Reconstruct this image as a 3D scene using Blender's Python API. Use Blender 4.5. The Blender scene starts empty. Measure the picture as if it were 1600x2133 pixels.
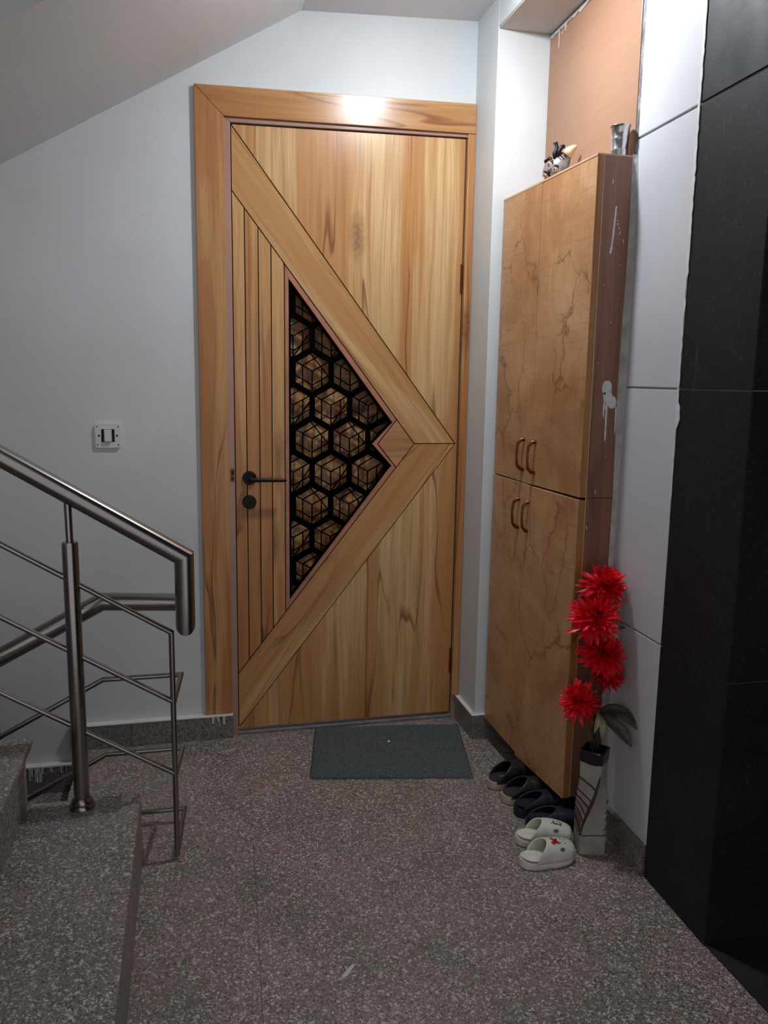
import bpy, bmesh, math, random
from mathutils import Vector, Matrix
from math import sin, cos, pi, radians
random.seed(7)
S = bpy.context.scene
COL = S.collection

# ------------------------------------------------------------------ camera
CAM = (-0.0314, -2.6609, 1.2115)
YAW, PITCH, ROLL, FPX = 0.234295, -0.162531, 0.015457, 1697.64
cd = bpy.data.cameras.new('camera'); cam = bpy.data.objects.new('camera', cd); COL.objects.link(cam)
f = Vector((sin(YAW)*cos(PITCH), cos(YAW)*cos(PITCH), sin(PITCH)))
r = Vector((cos(YAW), -sin(YAW), 0)); u = r.cross(f)
r2 = cos(ROLL)*r + sin(ROLL)*u; u2 = -sin(ROLL)*r + cos(ROLL)*u
M = Matrix((r2, u2, -f)).transposed().to_4x4(); M.translation = Vector(CAM)
cam.matrix_world = M
cd.sensor_fit = 'VERTICAL'; cd.sensor_height = 36.0; cd.lens = FPX*36.0/2133.0
cd.clip_start = 0.02; cd.clip_end = 50
S.camera = cam

# ------------------------------------------------------------------ light, world, exposure
S.view_settings.view_transform = 'Standard'; S.view_settings.look = 'None'
S.view_settings.gamma = 1.0; S.view_settings.use_curve_mapping = False
S.view_settings.exposure = 1.62
BULB_POS = (0.65, -0.64, 2.275); BULB_R = 0.046; BULB_E = 175.0; BULB_COL = (0.86, 0.94, 1.0)
FILL_LAMP_E = 9.0
w = bpy.data.worlds.new('world'); S.world = w; w.use_nodes = True
w.node_tree.nodes['Background'].inputs[0].default_value = (0.90, 0.90, 0.92, 1)
w.node_tree.nodes['Background'].inputs[1].default_value = 0.23

# ------------------------------------------------------------------ helpers
def lin(c):
    return tuple(((x/255.0)/12.92 if x/255.0 <= 0.04045 else ((x/255.0+0.055)/1.055)**2.4) for x in c)
def mat_new(name):
    m = bpy.data.materials.new(name); m.use_nodes = True
    nt = m.node_tree; b = nt.nodes['Principled BSDF']
    return m, nt, b
def N(nt, t, **kw):
    n = nt.nodes.new(t)
    for k, v in kw.items(): setattr(n, k, v)
    return n
def coords(nt, scale=(1,1,1), rot=(0,0,0), loc=(0,0,0)):
    tc = N(nt, 'ShaderNodeTexCoord'); mp = N(nt, 'ShaderNodeMapping')
    mp.inputs['Scale'].default_value = scale; mp.inputs['Rotation'].default_value = rot; mp.inputs['Location'].default_value = loc
    nt.links.new(tc.outputs['Object'], mp.inputs['Vector']); return mp.outputs['Vector']
def noise(nt, vec, scale, detail=3, rough=0.5, dist=0.0):
    n = N(nt, 'ShaderNodeTexNoise'); nt.links.new(vec, n.inputs['Vector'])
    n.inputs['Scale'].default_value = scale; n.inputs['Detail'].default_value = detail
    n.inputs['Roughness'].default_value = rough; n.inputs['Distortion'].default_value = dist
    return n.outputs['Fac']
def ramp(nt, fac, stops, interp='LINEAR'):
    n = N(nt, 'ShaderNodeValToRGB'); n.color_ramp.interpolation = interp
    e = n.color_ramp.elements
    while len(e) < len(stops): e.new(0.5)
    for i, (p, c) in enumerate(stops):
        e[i].position = p; e[i].color = (c[0], c[1], c[2], 1) if not isinstance(c, (int, float)) else (c, c, c, 1)
    nt.links.new(fac, n.inputs['Fac']); return n.outputs['Color']
def mix(nt, fac, a, b, mode='MIX'):
    n = N(nt, 'ShaderNodeMix', data_type='RGBA', blend_type=mode)
    for k, v in (('Factor', fac), ('A', a), ('B', b)):
        i = {'Factor': 0, 'A': 6, 'B': 7}[k]
        if hasattr(v, 'links') or isinstance(v, bpy.types.NodeSocket): nt.links.new(v, n.inputs[i])
        elif isinstance(v, (int, float)): n.inputs[i].default_value = v if i == 0 else (v, v, v, 1)
        else: n.inputs[i].default_value = (*v[:3], 1)
    return n.outputs[2]
def bump(nt, b, h, strength=0.2, dist=0.002):
    n = N(nt, 'ShaderNodeBump'); n.inputs['Strength'].default_value = strength; n.inputs['Distance'].default_value = dist
    nt.links.new(h, n.inputs['Height']); nt.links.new(n.outputs['Normal'], b.inputs['Normal'])
def plain(name, col, rough=0.5, metal=0.0, spec=0.5, var=0.06, vs=12.0, bmp=0.0, bs=60.0, sheen=0.0):
    m, nt, b = mat_new(name)
    v = coords(nt)
    n = noise(nt, v, vs, 4)
    c = lin(col)
    lo = tuple(x*(1-var*2) for x in c); hi = tuple(min(1, x*(1+var*2)) for x in c)
    nt.links.new(ramp(nt, n, [(0.3, lo), (0.7, hi)]), b.inputs['Base Color'])
    b.inputs['Roughness'].default_value = rough; b.inputs['Metallic'].default_value = metal
    b.inputs['Specular IOR Level'].default_value = spec
    if sheen: b.inputs['Sheen Weight'].default_value = sheen
    if bmp: bump(nt, b, noise(nt, v, bs, 4), bmp)
    return m

def wood(name, angle=0.0, seed=0.0, light=(218,180,130), mid=(190,134,80), dark=(108,62,32), rough=0.33, warp=0.5, horiz=False, contrast=1.0, stretch=1.0):
    """laminate wood, grain along local z (rotated by angle about y)."""
    m, nt, b = mat_new(name)
    rot = (0, angle if not horiz else pi/2, 0)
    base = coords(nt, (1,1,1), rot, (seed*3.1, 0, seed*1.7))
    def stretched(sx, sz):
        mp = N(nt, 'ShaderNodeMapping'); mp.inputs['Scale'].default_value = (sx, 1, sz)
        nt.links.new(base, mp.inputs['Vector']); return mp.outputs['Vector']
    # warp field
    wv = noise(nt, stretched(5, 1.1), 1.0, 2)
    add = N(nt, 'ShaderNodeVectorMath', operation='ADD')
    sc = N(nt, 'ShaderNodeVectorMath', operation='SCALE'); sc.inputs['Scale'].default_value = 0.10*warp
    cmb = N(nt, 'ShaderNodeCombineXYZ'); nt.links.new(wv, cmb.inputs[0]); nt.links.new(cmb.outputs[0], sc.inputs[0])
    nt.links.new(base, add.inputs[0]); nt.links.new(sc.outputs[0], add.inputs[1])
    def st2(sx, sz):
        mp = N(nt, 'ShaderNodeMapping'); mp.inputs['Scale'].default_value = (sx, 1, sz*stretch)
        nt.links.new(add.outputs[0], mp.inputs['Vector']); return mp.outputs['Vector']
    bands = noise(nt, st2(9.5, 0.55), 1.0, 3, 0.55, 0.6)
    streak = noise(nt, st2(48, 1.3), 1.0, 4, 0.6, 0.4)
    fib = noise(nt, st2(210, 5), 1.0, 4, 0.65)
    L, Md, D = lin(light), lin(mid), lin(dark)
    c1 = ramp(nt, bands, [(0.36, L), (0.485, tuple(a*0.6+b_*0.4 for a, b_ in zip(L, Md))), (0.50, tuple(a*0.25+b_*0.75 for a, b_ in zip(L, Md))), (0.62, Md), (0.70, tuple(a*0.75+b_*0.25 for a, b_ in zip(Md, D)))])
    s1 = ramp(nt, streak, [(0.44, 0.0), (0.56, 0.30*contrast), (0.72, 0.85*contrast)])
    c2 = mix(nt, s1, c1, tuple(0.6*a+0.4*b_ for a, b_ in zip(Md, D)))
    # thin dark vein lines: narrow band of a warped noise
    vein = noise(nt, st2(7, 0.5), 1.0, 2, 0.5, 0.9)
    v1 = ramp(nt, vein, [(0.480, 0.0), (0.50, 0.85*contrast), (0.503, 0.85*contrast), (0.508, 0.0)])
    vm = ramp(nt, noise(nt, st2(3.0, 0.9), 2.0, 1), [(0.42, 0.0), (0.52, 1.0)])
    vv = N(nt, 'ShaderNodeMath', operation='MULTIPLY'); nt.links.new(v1, vv.inputs[0]); nt.links.new(vm, vv.inputs[1])
    c3 = mix(nt, vv.outputs[0], c2, D)
    # knots
    vo = N(nt, 'ShaderNodeTexVoronoi'); vo.inputs['Scale'].default_value = 1.0
    nt.links.new(st2(4.6, 1.7), vo.inputs['Vector'])
    k = ramp(nt, vo.outputs['Distance'], [(0.0, 0.85), (0.09, 0.55), (0.17, 0.0)])
    kn = N(nt, 'ShaderNodeMath', operation='MULTIPLY'); nt.links.new(k, kn.inputs[0]); nt.links.new(ramp(nt, noise(nt, base, 60, 3), [(0.3, 0.4), (0.6, 1.0)]), kn.inputs[1])
    c4 = mix(nt, kn.outputs[0], c3, D)
    c5 = mix(nt, ramp(nt, fib, [(0.40, 0.0), (0.70, 0.42)]), c4, tuple(0.5*a+0.5*b_ for a, b_ in zip(Md, D)))
    nt.links.new(c5, b.inputs['Base Color'])
    b.inputs['Roughness'].default_value = rough
    bump(nt, b, fib, 0.12, 0.0006)
    return m

def granite(name, base1=(152,130,126), base2=(126,118,112), white=(208,200,194), dark=(62,54,52), rough=0.36, scale=150.0, wamt=1.0):
    m, nt, b = mat_new(name)
    v = coords(nt)
    big = noise(nt, v, 4.5, 3, 0.6)
    fine = noise(nt, v, 420, 3, 0.6)
    c = ramp(nt, big, [(0.38, lin(base1)), (0.62, lin(base2))])
    c = mix(nt, ramp(nt, fine, [(0.3, 0.0), (0.7, 0.45)]), c, lin((88,80,80)))
    # distort the cell lookup so the grains are irregular
    nz = N(nt, 'ShaderNodeTexNoise'); nz.inputs['Scale'].default_value = 170; nz.inputs['Detail'].default_value = 2
    nt.links.new(v, nz.inputs['Vector'])
    sub = N(nt, 'ShaderNodeVectorMath', operation='SCALE'); sub.inputs['Scale'].default_value = 0.012
    nt.links.new(nz.outputs['Color'], sub.inputs[0])
    ad = N(nt, 'ShaderNodeVectorMath', operation='ADD'); nt.links.new(v, ad.inputs[0]); nt.links.new(sub.outputs[0], ad.inputs[1])
    vo = N(nt, 'ShaderNodeTexVoronoi'); vo.inputs['Scale'].default_value = scale; nt.links.new(ad.outputs[0], vo.inputs['Vector'])
    sepr = N(nt, 'ShaderNodeSeparateColor'); nt.links.new(vo.outputs['Color'], sepr.inputs[0])
    c = mix(nt, ramp(nt, sepr.outputs[0], [(0.80, 0.0), (0.84, 0.4*wamt), (0.97, 0.95*wamt)]), c, lin(white))
    c = mix(nt, ramp(nt, sepr.outputs[1], [(0.80, 0.0), (0.84, 0.8)]), c, lin(dark))
    vo2 = N(nt, 'ShaderNodeTexVoronoi'); vo2.inputs['Scale'].default_value = scale*0.55; nt.links.new(ad.outputs[0], vo2.inputs['Vector'])
    sp2 = N(nt, 'ShaderNodeSeparateColor'); nt.links.new(vo2.outputs['Color'], sp2.inputs[0])
    c = mix(nt, ramp(nt, sp2.outputs[2], [(0.93, 0.0), (0.95, 0.7*wamt)]), c, lin(white))
    nt.links.new(c, b.inputs['Base Color'])
    b.inputs['Roughness'].default_value = rough
    bump(nt, b, fine, 0.08, 0.0006)
    return m

class MB:
    """collects shapes into one bmesh -> one object"""
    def __init__(s): s.bm = bmesh.new()
    def box(s, x0, x1, y0, y1, z0, z1):
        vs = [s.bm.verts.new((x, y, z)) for x in (x0, x1) for y in (y0, y1) for z in (z0, z1)]
        for q in ((0,1,3,2),(4,6,7,5),(0,4,5,1),(2,3,7,6),(0,2,6,4),(1,5,7,3)): s.bm.faces.new([vs[i] for i in q])
        return s
    def prism(s, pts, d):
        """pts: 3D polygon, d: extrusion vector"""
        d = Vector(d)
        a = [s.bm.verts.new(p) for p in pts]; b = [s.bm.verts.new(Vector(p)+d) for p in pts]
        s.bm.faces.new(a); s.bm.faces.new(b[::-1])
        n = len(a)
        for i in range(n): s.bm.faces.new((a[i], b[i], b[(i+1)%n], a[(i+1)%n]))
        return s
    def xz(s, poly, y0, y1): return s.prism([(p[0], y0, p[1]) for p in poly], (0, y1-y0, 0))
    def xy(s, poly, z0, z1): return s.prism([(p[0], p[1], z0) for p in poly], (0, 0, z1-z0))
    def tube(s, path, rad, n=20, cap=True):
        P = [Vector(p) for p in path]; k = len(P)
        rads = rad if isinstance(rad, (list, tuple)) else [rad]*k
        rings = []
        d0 = (P[1]-P[0]).normalized()
        up = Vector((0,0,1)) if abs(d0.z) < 0.9 else Vector((0,1,0))
        a = d0.cross(up).normalized(); b_ = d0.cross(a).normalized()
        for i in range(k):
            din = (P[i]-P[i-1]).normalized() if i else (P[1]-P[0]).normalized()
            dout = (P[i+1]-P[i]).normalized() if i < k-1 else din
            if i:
                # transport frame from previous direction
                prev = (P[i]-P[i-1]).normalized()
                a = (a - prev*a.dot(prev)).normalized(); b_ = prev.cross(a).normalized() if True else b_
            nrm = (din+dout).normalized() if (din+dout).length > 1e-6 else din
            ring = []
            for j in range(n):
                t = 2*pi*j/n
                v = a*cos(t)*rads[i] + b_*sin(t)*rads[i]
                # slide along din to the mitre plane
                v = v - din*(v.dot(nrm)/max(0.2, din.dot(nrm)))
                ring.append(s.bm.verts.new(P[i]+v))
            rings.append(ring)
            if i < k-1:
                q = din.rotation_difference(dout); a = q @ a; b_ = q @ b_
        for i in range(k-1):
            for j in range(n):
                s.bm.faces.new((rings[i][j], rings[i][(j+1)%n], rings[i+1][(j+1)%n], rings[i+1][j]))
        if cap: s.bm.faces.new(rings[0][::-1]); s.bm.faces.new(rings[-1])
        return s
    def lathe(s, prof, c=(0,0,0), axis=(0,0,1), n=32, cap=True):
        q = Vector((0,0,1)).rotation_difference(Vector(axis).normalized()); c = Vector(c)
        rings = []
        for (rr, h) in prof:
            rings.append([s.bm.verts.new(c + q @ Vector((rr*cos(2*pi*j/n), rr*sin(2*pi*j/n), h))) for j in range(n)])
        for i in range(len(rings)-1):
            for j in range(n): s.bm.faces.new((rings[i][j], rings[i][(j+1)%n], rings[i+1][(j+1)%n], rings[i+1][j]))
        if cap: s.bm.faces.new(rings[0][::-1]); s.bm.faces.new(rings[-1])
        return s
    def grid(s, rows):
        V = [[s.bm.verts.new(p) for p in row] for row in rows]
        for i in range(len(V)-1):
            for j in range(len(V[0])-1):
                s.bm.faces.new((V[i][j], V[i][j+1], V[i+1][j+1], V[i+1][j]))
        return V
    def ball(s, c, rad, sc=(1,1,1), seg=16):
        mm = Matrix.Translation(c) @ Matrix.Diagonal((sc[0]*rad, sc[1]*rad, sc[2]*rad, 1))
        bmesh.ops.create_uvsphere(s.bm, u_segments=seg, v_segments=max(6, seg//2), radius=1, matrix=mm); return s
    def build(s, name, mat, parent=None, smooth=False, bevel=0.0, seg=2, label=None, recalc=True):
        if recalc: bmesh.ops.recalc_face_normals(s.bm, faces=s.bm.faces)
        me = bpy.data.meshes.new(name); s.bm.to_mesh(me); s.bm.free()
        o = bpy.data.objects.new(name, me); COL.objects.link(o)
        for m_ in (mat if isinstance(mat, (list, tuple)) else [mat]): me.materials.append(m_)
        if smooth:
            for p in me.polygons: p.use_smooth = True
            if smooth != 'all': me.set_sharp_from_angle(angle=radians(40))
        if bevel:
            bv = o.modifiers.new('bevel', 'BEVEL'); bv.width = bevel; bv.segments = seg; bv.limit_method = 'ANGLE'
            bv.angle_limit = radians(35); bv.harden_normals = False
        if parent is not None: o.parent = parent; o.matrix_parent_inverse = parent.matrix_world.inverted()
        if label: o['label'] = label
        return o
def empty(name, loc=(0,0,0), label=None, cat=None, group=None, kind=None):
    o = bpy.data.objects.new(name, None); COL.objects.link(o); o.empty_display_size = 0.05
    o.location = loc; o.matrix_world = Matrix.Translation(loc)
    return tag(o, label, cat, group, kind)
def tag(o, label=None, cat=None, group=None, kind=None):
    if label: o['label'] = label
    if cat: o['category'] = cat
    if group: o['group'] = group
    if kind: o['kind'] = kind
    return o
def offset_poly(poly, g):
    """miter offset inwards by g"""
    n = len(poly); A = sum(poly[i][0]*poly[(i+1)%n][1]-poly[(i+1)%n][0]*poly[i][1] for i in range(n))
    sgn = 1 if A > 0 else -1
    lines = []
    for i in range(n):
        p, q = Vector(poly[i]), Vector(poly[(i+1)%n]); d = (q-p).normalized()
        nn = Vector((-d.y, d.x))*sgn; lines.append((p+nn*g, d))
    out = []
    for i in range(n):
        p1, d1 = lines[i-1]; p2, d2 = lines[i]
        den = d1.x*d2.y-d1.y*d2.x
        if abs(den) < 1e-7: out.append(tuple(p2)); continue
        t = ((p2.x-p1.x)*d2.y-(p2.y-p1.y)*d2.x)/den
        out.append(tuple(p1+d1*t))
    return out

# ------------------------------------------------------------------ materials
def paint(name, col, smudge=0.10, rough=0.62):
    m, nt, b = mat_new(name)
    v = coords(nt)
    c = lin(col)
    a = ramp(nt, noise(nt, v, 2.2, 5, 0.6), [(0.30, tuple(x*(1-smudge) for x in c)), (0.62, c)])
    sp = ramp(nt, noise(nt, v, 34, 2, 0.4), [(0.80, 0.0), (0.83, 0.35)])
    nt.links.new(mix(nt, sp, a, lin((120,118,116))), b.inputs['Base Color'])
    b.inputs['Roughness'].default_value = rough
    bump(nt, b, noise(nt, v, 26, 5, 0.65), 0.22, 0.0035)
    return m
M_wall = paint('white_wall_paint', (216,218,219))
M_ceil = paint('ceiling_paint', (220,219,220), 0.05)
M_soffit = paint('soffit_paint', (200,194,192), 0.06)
M_tile_w = plain('white_wall_tile', (205,204,209), 0.34, var=0.03, vs=3)
M_whitepaint = plain('spilled_white_paint', (215,214,212), 0.5, var=0.05, vs=60)
def black_tile():
    m, nt, b = mat_new('black_slate_tile')
    v = coords(nt)
    c = ramp(nt, noise(nt, v, 3.0, 6, 0.7), [(0.3, lin((19,19,22))), (0.7, lin((34,34,38)))])
    sv = coords(nt, (1, 34, 4.5))
    sc = ramp(nt, noise(nt, sv, 1.0, 3, 0.7), [(0.64, 0.0), (0.76, 0.6)])
    msk = ramp(nt, noise(nt, v, 5, 2), [(0.48, 0.0), (0.60, 1.0)])
    mm = N(nt, 'ShaderNodeMath', operation='MULTIPLY'); nt.links.new(sc, mm.inputs[0]); nt.links.new(msk, mm.inputs[1])
    c = mix(nt, mm.outputs[0], c, lin((120,120,124)))
    dust = ramp(nt, noise(nt, v, 130, 4, 0.7), [(0.56, 0.0), (0.74, 0.42)])
    c = mix(nt, dust, c, lin((90,90,94)))
    nt.links.new(c, b.inputs['Base Color'])
    nt.links.new(ramp(nt, noise(nt, v, 9, 4), [(0.3, 0.50), (0.7, 0.66)]), b.inputs['Roughness']); b.inputs['Specular IOR Level'].default_value = 0.28
    bump(nt, b, noise(nt, v, 90, 5, 0.7), 0.25, 0.0008)
    return m
M_tile_b = black_tile()
M_grout = plain('grey_grout', (165,163,163), 0.8)
M_floor = granite('granite_floor', scale=340)
M_step = granite('granite_step', (142,126,122), (120,112,107), (200,194,188), scale=340, rough=0.4)
M_skirt = granite('granite_skirting', (132,128,121), (112,109,104), (170,166,160), (48,45,44), 0.42, 300, 0.6)
M_cement = plain('cement', (118,112,108), 0.85, var=0.12, vs=30, bmp=0.4)
M_liftfloor = plain('dark_lift_floor', (38,36,38), 0.5, var=0.12)
M_core = plain('black_groove', (14,9,8), 0.7)
M_framepaint = plain('pinkish_frame_paint', (170,132,118), 0.16, var=0.03, vs=5)
M_w_panel = wood('door_wood_vertical', 0, 0.0, rough=0.29)
M_w_cas = wood('casing_wood_vertical', 0, 4.0, (206,158,104), (180,116,64), (104,52,26), rough=0.45)
M_w_cas_h = wood('casing_wood_horizontal', 0, 7.0, (206,164,112), (182,128,76), (118,66,34), rough=0.27, horiz=True)
M_bead = plain('reddish_glazing_bead', (176,118,92), 0.4, var=0.08)
M_black = plain('matte_black_metal', (10,9,10), 0.42, spec=0.3, var=0.04)
M_lattice = plain('black_lattice', (4,3,3), 0.8, spec=0.03, var=0.04)
def steel(name, col=(176,172,168), rough=0.24):
    m, nt, b = mat_new(name)
    v = coords(nt)
    nt.links.new(ramp(nt, noise(nt, v, 6, 2, 0.5), [(0.3, lin(tuple(x*0.97 for x in col))), (0.6, lin(col))]), b.inputs['Base Color'])
    b.inputs['Metallic'].default_value = 1.0
    b.inputs['Roughness'].default_value = rough
    return m
M_steel = steel('brushed_stainless_steel', (150,144,141), 0.22)
M_steel2 = steel('steel_cup', (205,205,205), 0.2)
M_bronze = plain('copper_brown_handle_metal', (120,66,36), 0.3, metal=0.85, var=0.08)
M_chrome = steel('lock_chrome', (200,190,175), 0.2)

# ------------------------------------------------------------------ geometry constants
X1 = 0.8915; AL = -0.172           # side pier plane, alcove far face
def xw(y): return 1.0603 + 0.0233*(y+0.16)   # the right wall is slightly out of square
WY = 0.015
Z1, Z2, Z3 = 1.797, 1.198, 0.598

# ------------------------------------------------------------------ setting
def struct(name, mb, m, **kw):
    o = mb.build(name, m, **kw); o['kind'] = 'structure'; return o
JX = 0.118
mb = MB()
mb.xy([(-0.40, 0.10), (-0.40, -0.64), (-2.6, -0.64), (-2.6, -3.6), (1.40, -3.6), (1.40, -1.268), (1.20, -1.268), (1.20, 0.10)], -0.16, 0.0)
flo = struct('floor', mb, M_floor)
mb = MB(); mb.xy([(0.0622, -1.60), (0.0638, -1.60), (0.1068, -0.66), (0.1052, -0.66)], 0.0, 0.0003)
mb.build('slab_joint', plain('dark_joint', (92,84,80), 0.8), flo)
mb = MB(); mb.xy([(xw(-1.268)+0.002, -1.268), (xw(-1.5)+0.012, -1.5), (xw(-2.2)+0.002, -2.2), (1.5, -2.2), (1.5, -1.268)], 0.0, 0.006)
struct('floor_lift_sill', mb, M_liftfloor)
# door wall
mb = MB()
mb.box(-2.6, 0.03, WY, 0.12, -2.2, 3.0)
mb.box(0.03, 0.91, WY, 0.12, 2.04, 3.0)
mb.box(0.872, 0.96, WY+0.001, 0.12, -0.2, 2.04)
struct('wall_back', mb, M_wall)
# pier right of the door, its alcove face, beam over the alcove
mb = MB()
mb.box(X1, xw(0)+0.1, AL, WY+0.02, 0.0, 2.5)
mb.box(X1, 1.5, -3.6, AL, 2.252, 2.9)
struct('wall_pier', mb, M_wall, bevel=0.002)
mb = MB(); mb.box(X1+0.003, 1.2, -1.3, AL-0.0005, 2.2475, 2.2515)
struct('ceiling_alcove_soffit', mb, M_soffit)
# tiled right wall
def wall_prism(y0, y1, z0, z1, x_off0=0.0, thick=0.012, g=0.0):
    """prism lying on right wall between y0>y1"""
    a, b_ = y0-g, y1+g
    return [(xw(a)+x_off0, a), (xw(a)+x_off0+thick, a), (xw(b_)+x_off0+thick, b_), (xw(b_)+x_off0, b_)]
mb = MB(); mb.xy([(xw(-0.1)+0.004, -0.16), (1.5, -0.16), (1.5, -1.262), (xw(-1.262)+0.004, -1.262)], -0.1, 2.6)
struct('wall_right', mb, M_grout)
mb = MB()
zs = [(0.082, 0.596), (0.600, 1.1955), (1.2005, 1.794), (1.800, 2.5)]
for (za, zb) in zs: mb.xy(wall_prism(-0.752, -1.010, za, zb), za, zb)
struct('wall_right_white_tiles', mb, M_tile_w, bevel=0.0012)
mb = MB()
for (za, zb) in [(0.0, 0.5965), (0.5995, 1.197), (1.1995, 1.7935), (1.800, 2.5)]:
    mb.xy(wall_prism(-1.0125, -1.267, za, zb, -0.001, 0.013), za, zb)
    xa = xw(-1.27); mb.box(xa+0.0005, xa+0.34, -1.2685, -1.2605, za, zb)
struct('wall_right_black_tiles', mb, M_tile_b, bevel=0.001)
mb = MB(); mb.box(1.36, 1.5, -3.6, -1.27, -0.1, 2.6)
struct('wall_lift_shaft', mb, M_tile_b)
# paint smeared over the tile joint, jagged on the black side
random.seed(3)
mb = MB(); pts = []
z = 0.90
L_, R_ = [], []
k = 0
while z < 2.3:
    wdt = 0.002 + 0.004*random.random() + (0.010 if 1.10 < z < 1.19 and random.random() < 0.6 else 0) + (0.003 if z > 1.45 else 0)
    L_.append((-1.008, z)); R_.append((-1.010-wdt, z)); z += 0.006+0.012*random.random()
V1 = [[(xw(y)-0.0022, y, zz) for (y, zz) in (L_[i], R_[i])] for i in range(len(L_))]
mb.grid(V1)
o = struct('trim_1', mb, M_whitepaint); sm = o.modifiers.new('s', 'SOLIDIFY'); sm.thickness = 0.0016
# sealant strip between cabinet side and tiles
mb = MB(); rows = []
for i in range(70):
    z = 0.30 + 1.46*i/69
    y1 = -0.7535 - 0.009 - 0.006*sin(z*5.3+0.8) - 0.002*sin(z*31) - 0.0015*random.random()
    rows.append([(xw(-0.75)-0.012+0.002*sin(z*9), -0.7515, z), (xw(y1)-0.001, y1, z), (xw(y1)+0.003, y1-0.001, z)])
mb.grid(rows)
o = struct('trim_2', mb, plain('grey_sealant', (186,183,182), 0.6, var=0.12, vs=25)); sm = o.modifiers.new('s', 'SOLIDIFY'); sm.thickness = 0.001
# grey strip where the board stops above the cabinet
def smeared():
    m, nt, b = mat_new('smeared_grey_edge')
    v = coords(nt, (1, 40, 14))
    nt.links.new(ramp(nt, noise(nt, v, 1.0, 4, 0.7), [(0.3, lin((60,52,54))), (0.5, lin((120,112,114))), (0.7, lin((190,190,194)))]), b.inputs['Base Color'])
    b.inputs['Roughness'].default_value = 0.6; return m
mb = MB(); mb.xy([(xw(-0.742)-0.001, -0.7405), (xw(-0.742)+0.01, -0.7405), (xw(-0.7515)+0.01, -0.7515), (xw(-0.7515)+0.002, -0.7515)], 1.757, 2.247)
struct('trim_3', mb, smeared())
# ceiling, sloping soffit of the flight above
mb = MB()
KX, KZ = 0.325, 2.309
def cz(x): return KZ + (x-KX)*0.053
mb.prism([(KX, WY+0.01, cz(KX)), (X1+0.01, WY+0.01, cz(X1)), (X1+0.01, WY+0.01, 2.6), (KX, WY+0.01, 2.6)], (0, -3.7, 0))
struct('ceiling', mb, M_ceil)
mb = MB()
SL = 0.578
mb.prism([(KX, WY+0.01, KZ), (KX, WY+0.01, 2.6), (-2.6, WY+0.01, KZ-SL*(KX+2.6)+0.3), (-2.6, WY+0.01, KZ-SL*(KX+2.6))], (0, -0.77-WY-0.01, 0))
struct('ceiling_stair_soffit', mb, M_ceil)
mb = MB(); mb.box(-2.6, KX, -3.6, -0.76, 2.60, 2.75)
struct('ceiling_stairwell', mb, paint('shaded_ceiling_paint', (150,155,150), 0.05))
mb = MB(); mb.box(-2.16, -2.005, -3.6, 0.12, -2.2, 3.0)
struct('wall_left', mb, M_wall)
# threshold under the door
mb = MB(); mb.box(0.106, 0.872, 0.004, 0.09, -0.01, 0.008)
struct('trim_4', mb, M_cement)

# granite skirting
def drips(mb, x0, x1, ztop, y, n, lmax, rnd):
    for i in range(n):
        x = x0+(x1-x0)*rnd.random(); l = lmax*(0.3+0.7*rnd.random()); wd = 0.0016+0.0014*rnd.random()
        mb.xz([(x-wd*1.6, ztop), (x+wd*1.6, ztop), (x+wd*0.8, ztop-l*0.5), (x+wd, ztop-l), (x, ztop-l-wd), (x-wd, ztop-l), (x-wd*0.8, ztop-l*0.5)], y, y-0.0012)
def baseboard(name, mb, dripf=None, cap=None):
    o = struct(name, mb, M_skirt, bevel=0.0012)
    if dripf: dripf(o)
    return o
rnd = random.Random(5)
mb = MB(); mb.box(-0.432, -0.2435, -0.012, WY, 0.0, 0.0795); mb.box(-0.2425, 0.0875, -0.012, WY, 0.0, 0.0805)
o = baseboard('baseboard_back', mb)
mb = MB(); drips(mb, 0.02, 0.06, 0.081, -0.0118, 5, 0.035, rnd)
mb.box(-0.435, 0.0875, -0.0135, WY, 0.0795, 0.0825)
mb.build('paint_drip', M_whitepaint, o)
mb = MB(); mb.box(-0.66, -0.4325, -0.012, WY, -0.138, -0.046)
o = baseboard('baseboard_stairs', mb)
mb = MB(); drips(mb, -0.56, -0.45, -0.044, -0.0118, 13, 0.055, rnd); mb.box(-0.66, -0.4325, -0.0135, WY, -0.048, -0.043)
mb.build('paint_drip', M_whitepaint, o)
mb = MB(); mb.box(X1-0.014, X1, AL-0.014, -0.001, 0.0, 0.085); mb.box(X1, 1.048, AL-0.014, AL, 0.0, 0.085)
o = baseboard('baseboard_pier', mb)
mb = MB(); mb.box(X1-0.0142, X1, AL-0.0142, -0.001, 0.085, 0.0865); mb.box(X1, X1+0.055, AL-0.0142, AL, 0.085, 0.0865)
mb.build('paint_drip', M_whitepaint, o)
mb = MB(); mb.xy([(xw(-0.19)-0.010, -0.19), (xw(-0.19)+0.012, -0.19), (xw(-1.006)+0.012, -1.006), (xw(-1.006)-0.010, -1.006)], 0.0, 0.0815)
baseboard('baseboard_right', mb)
# thin white paint edge around the casing, and gap shade at the jamb are real steps in depth

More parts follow.
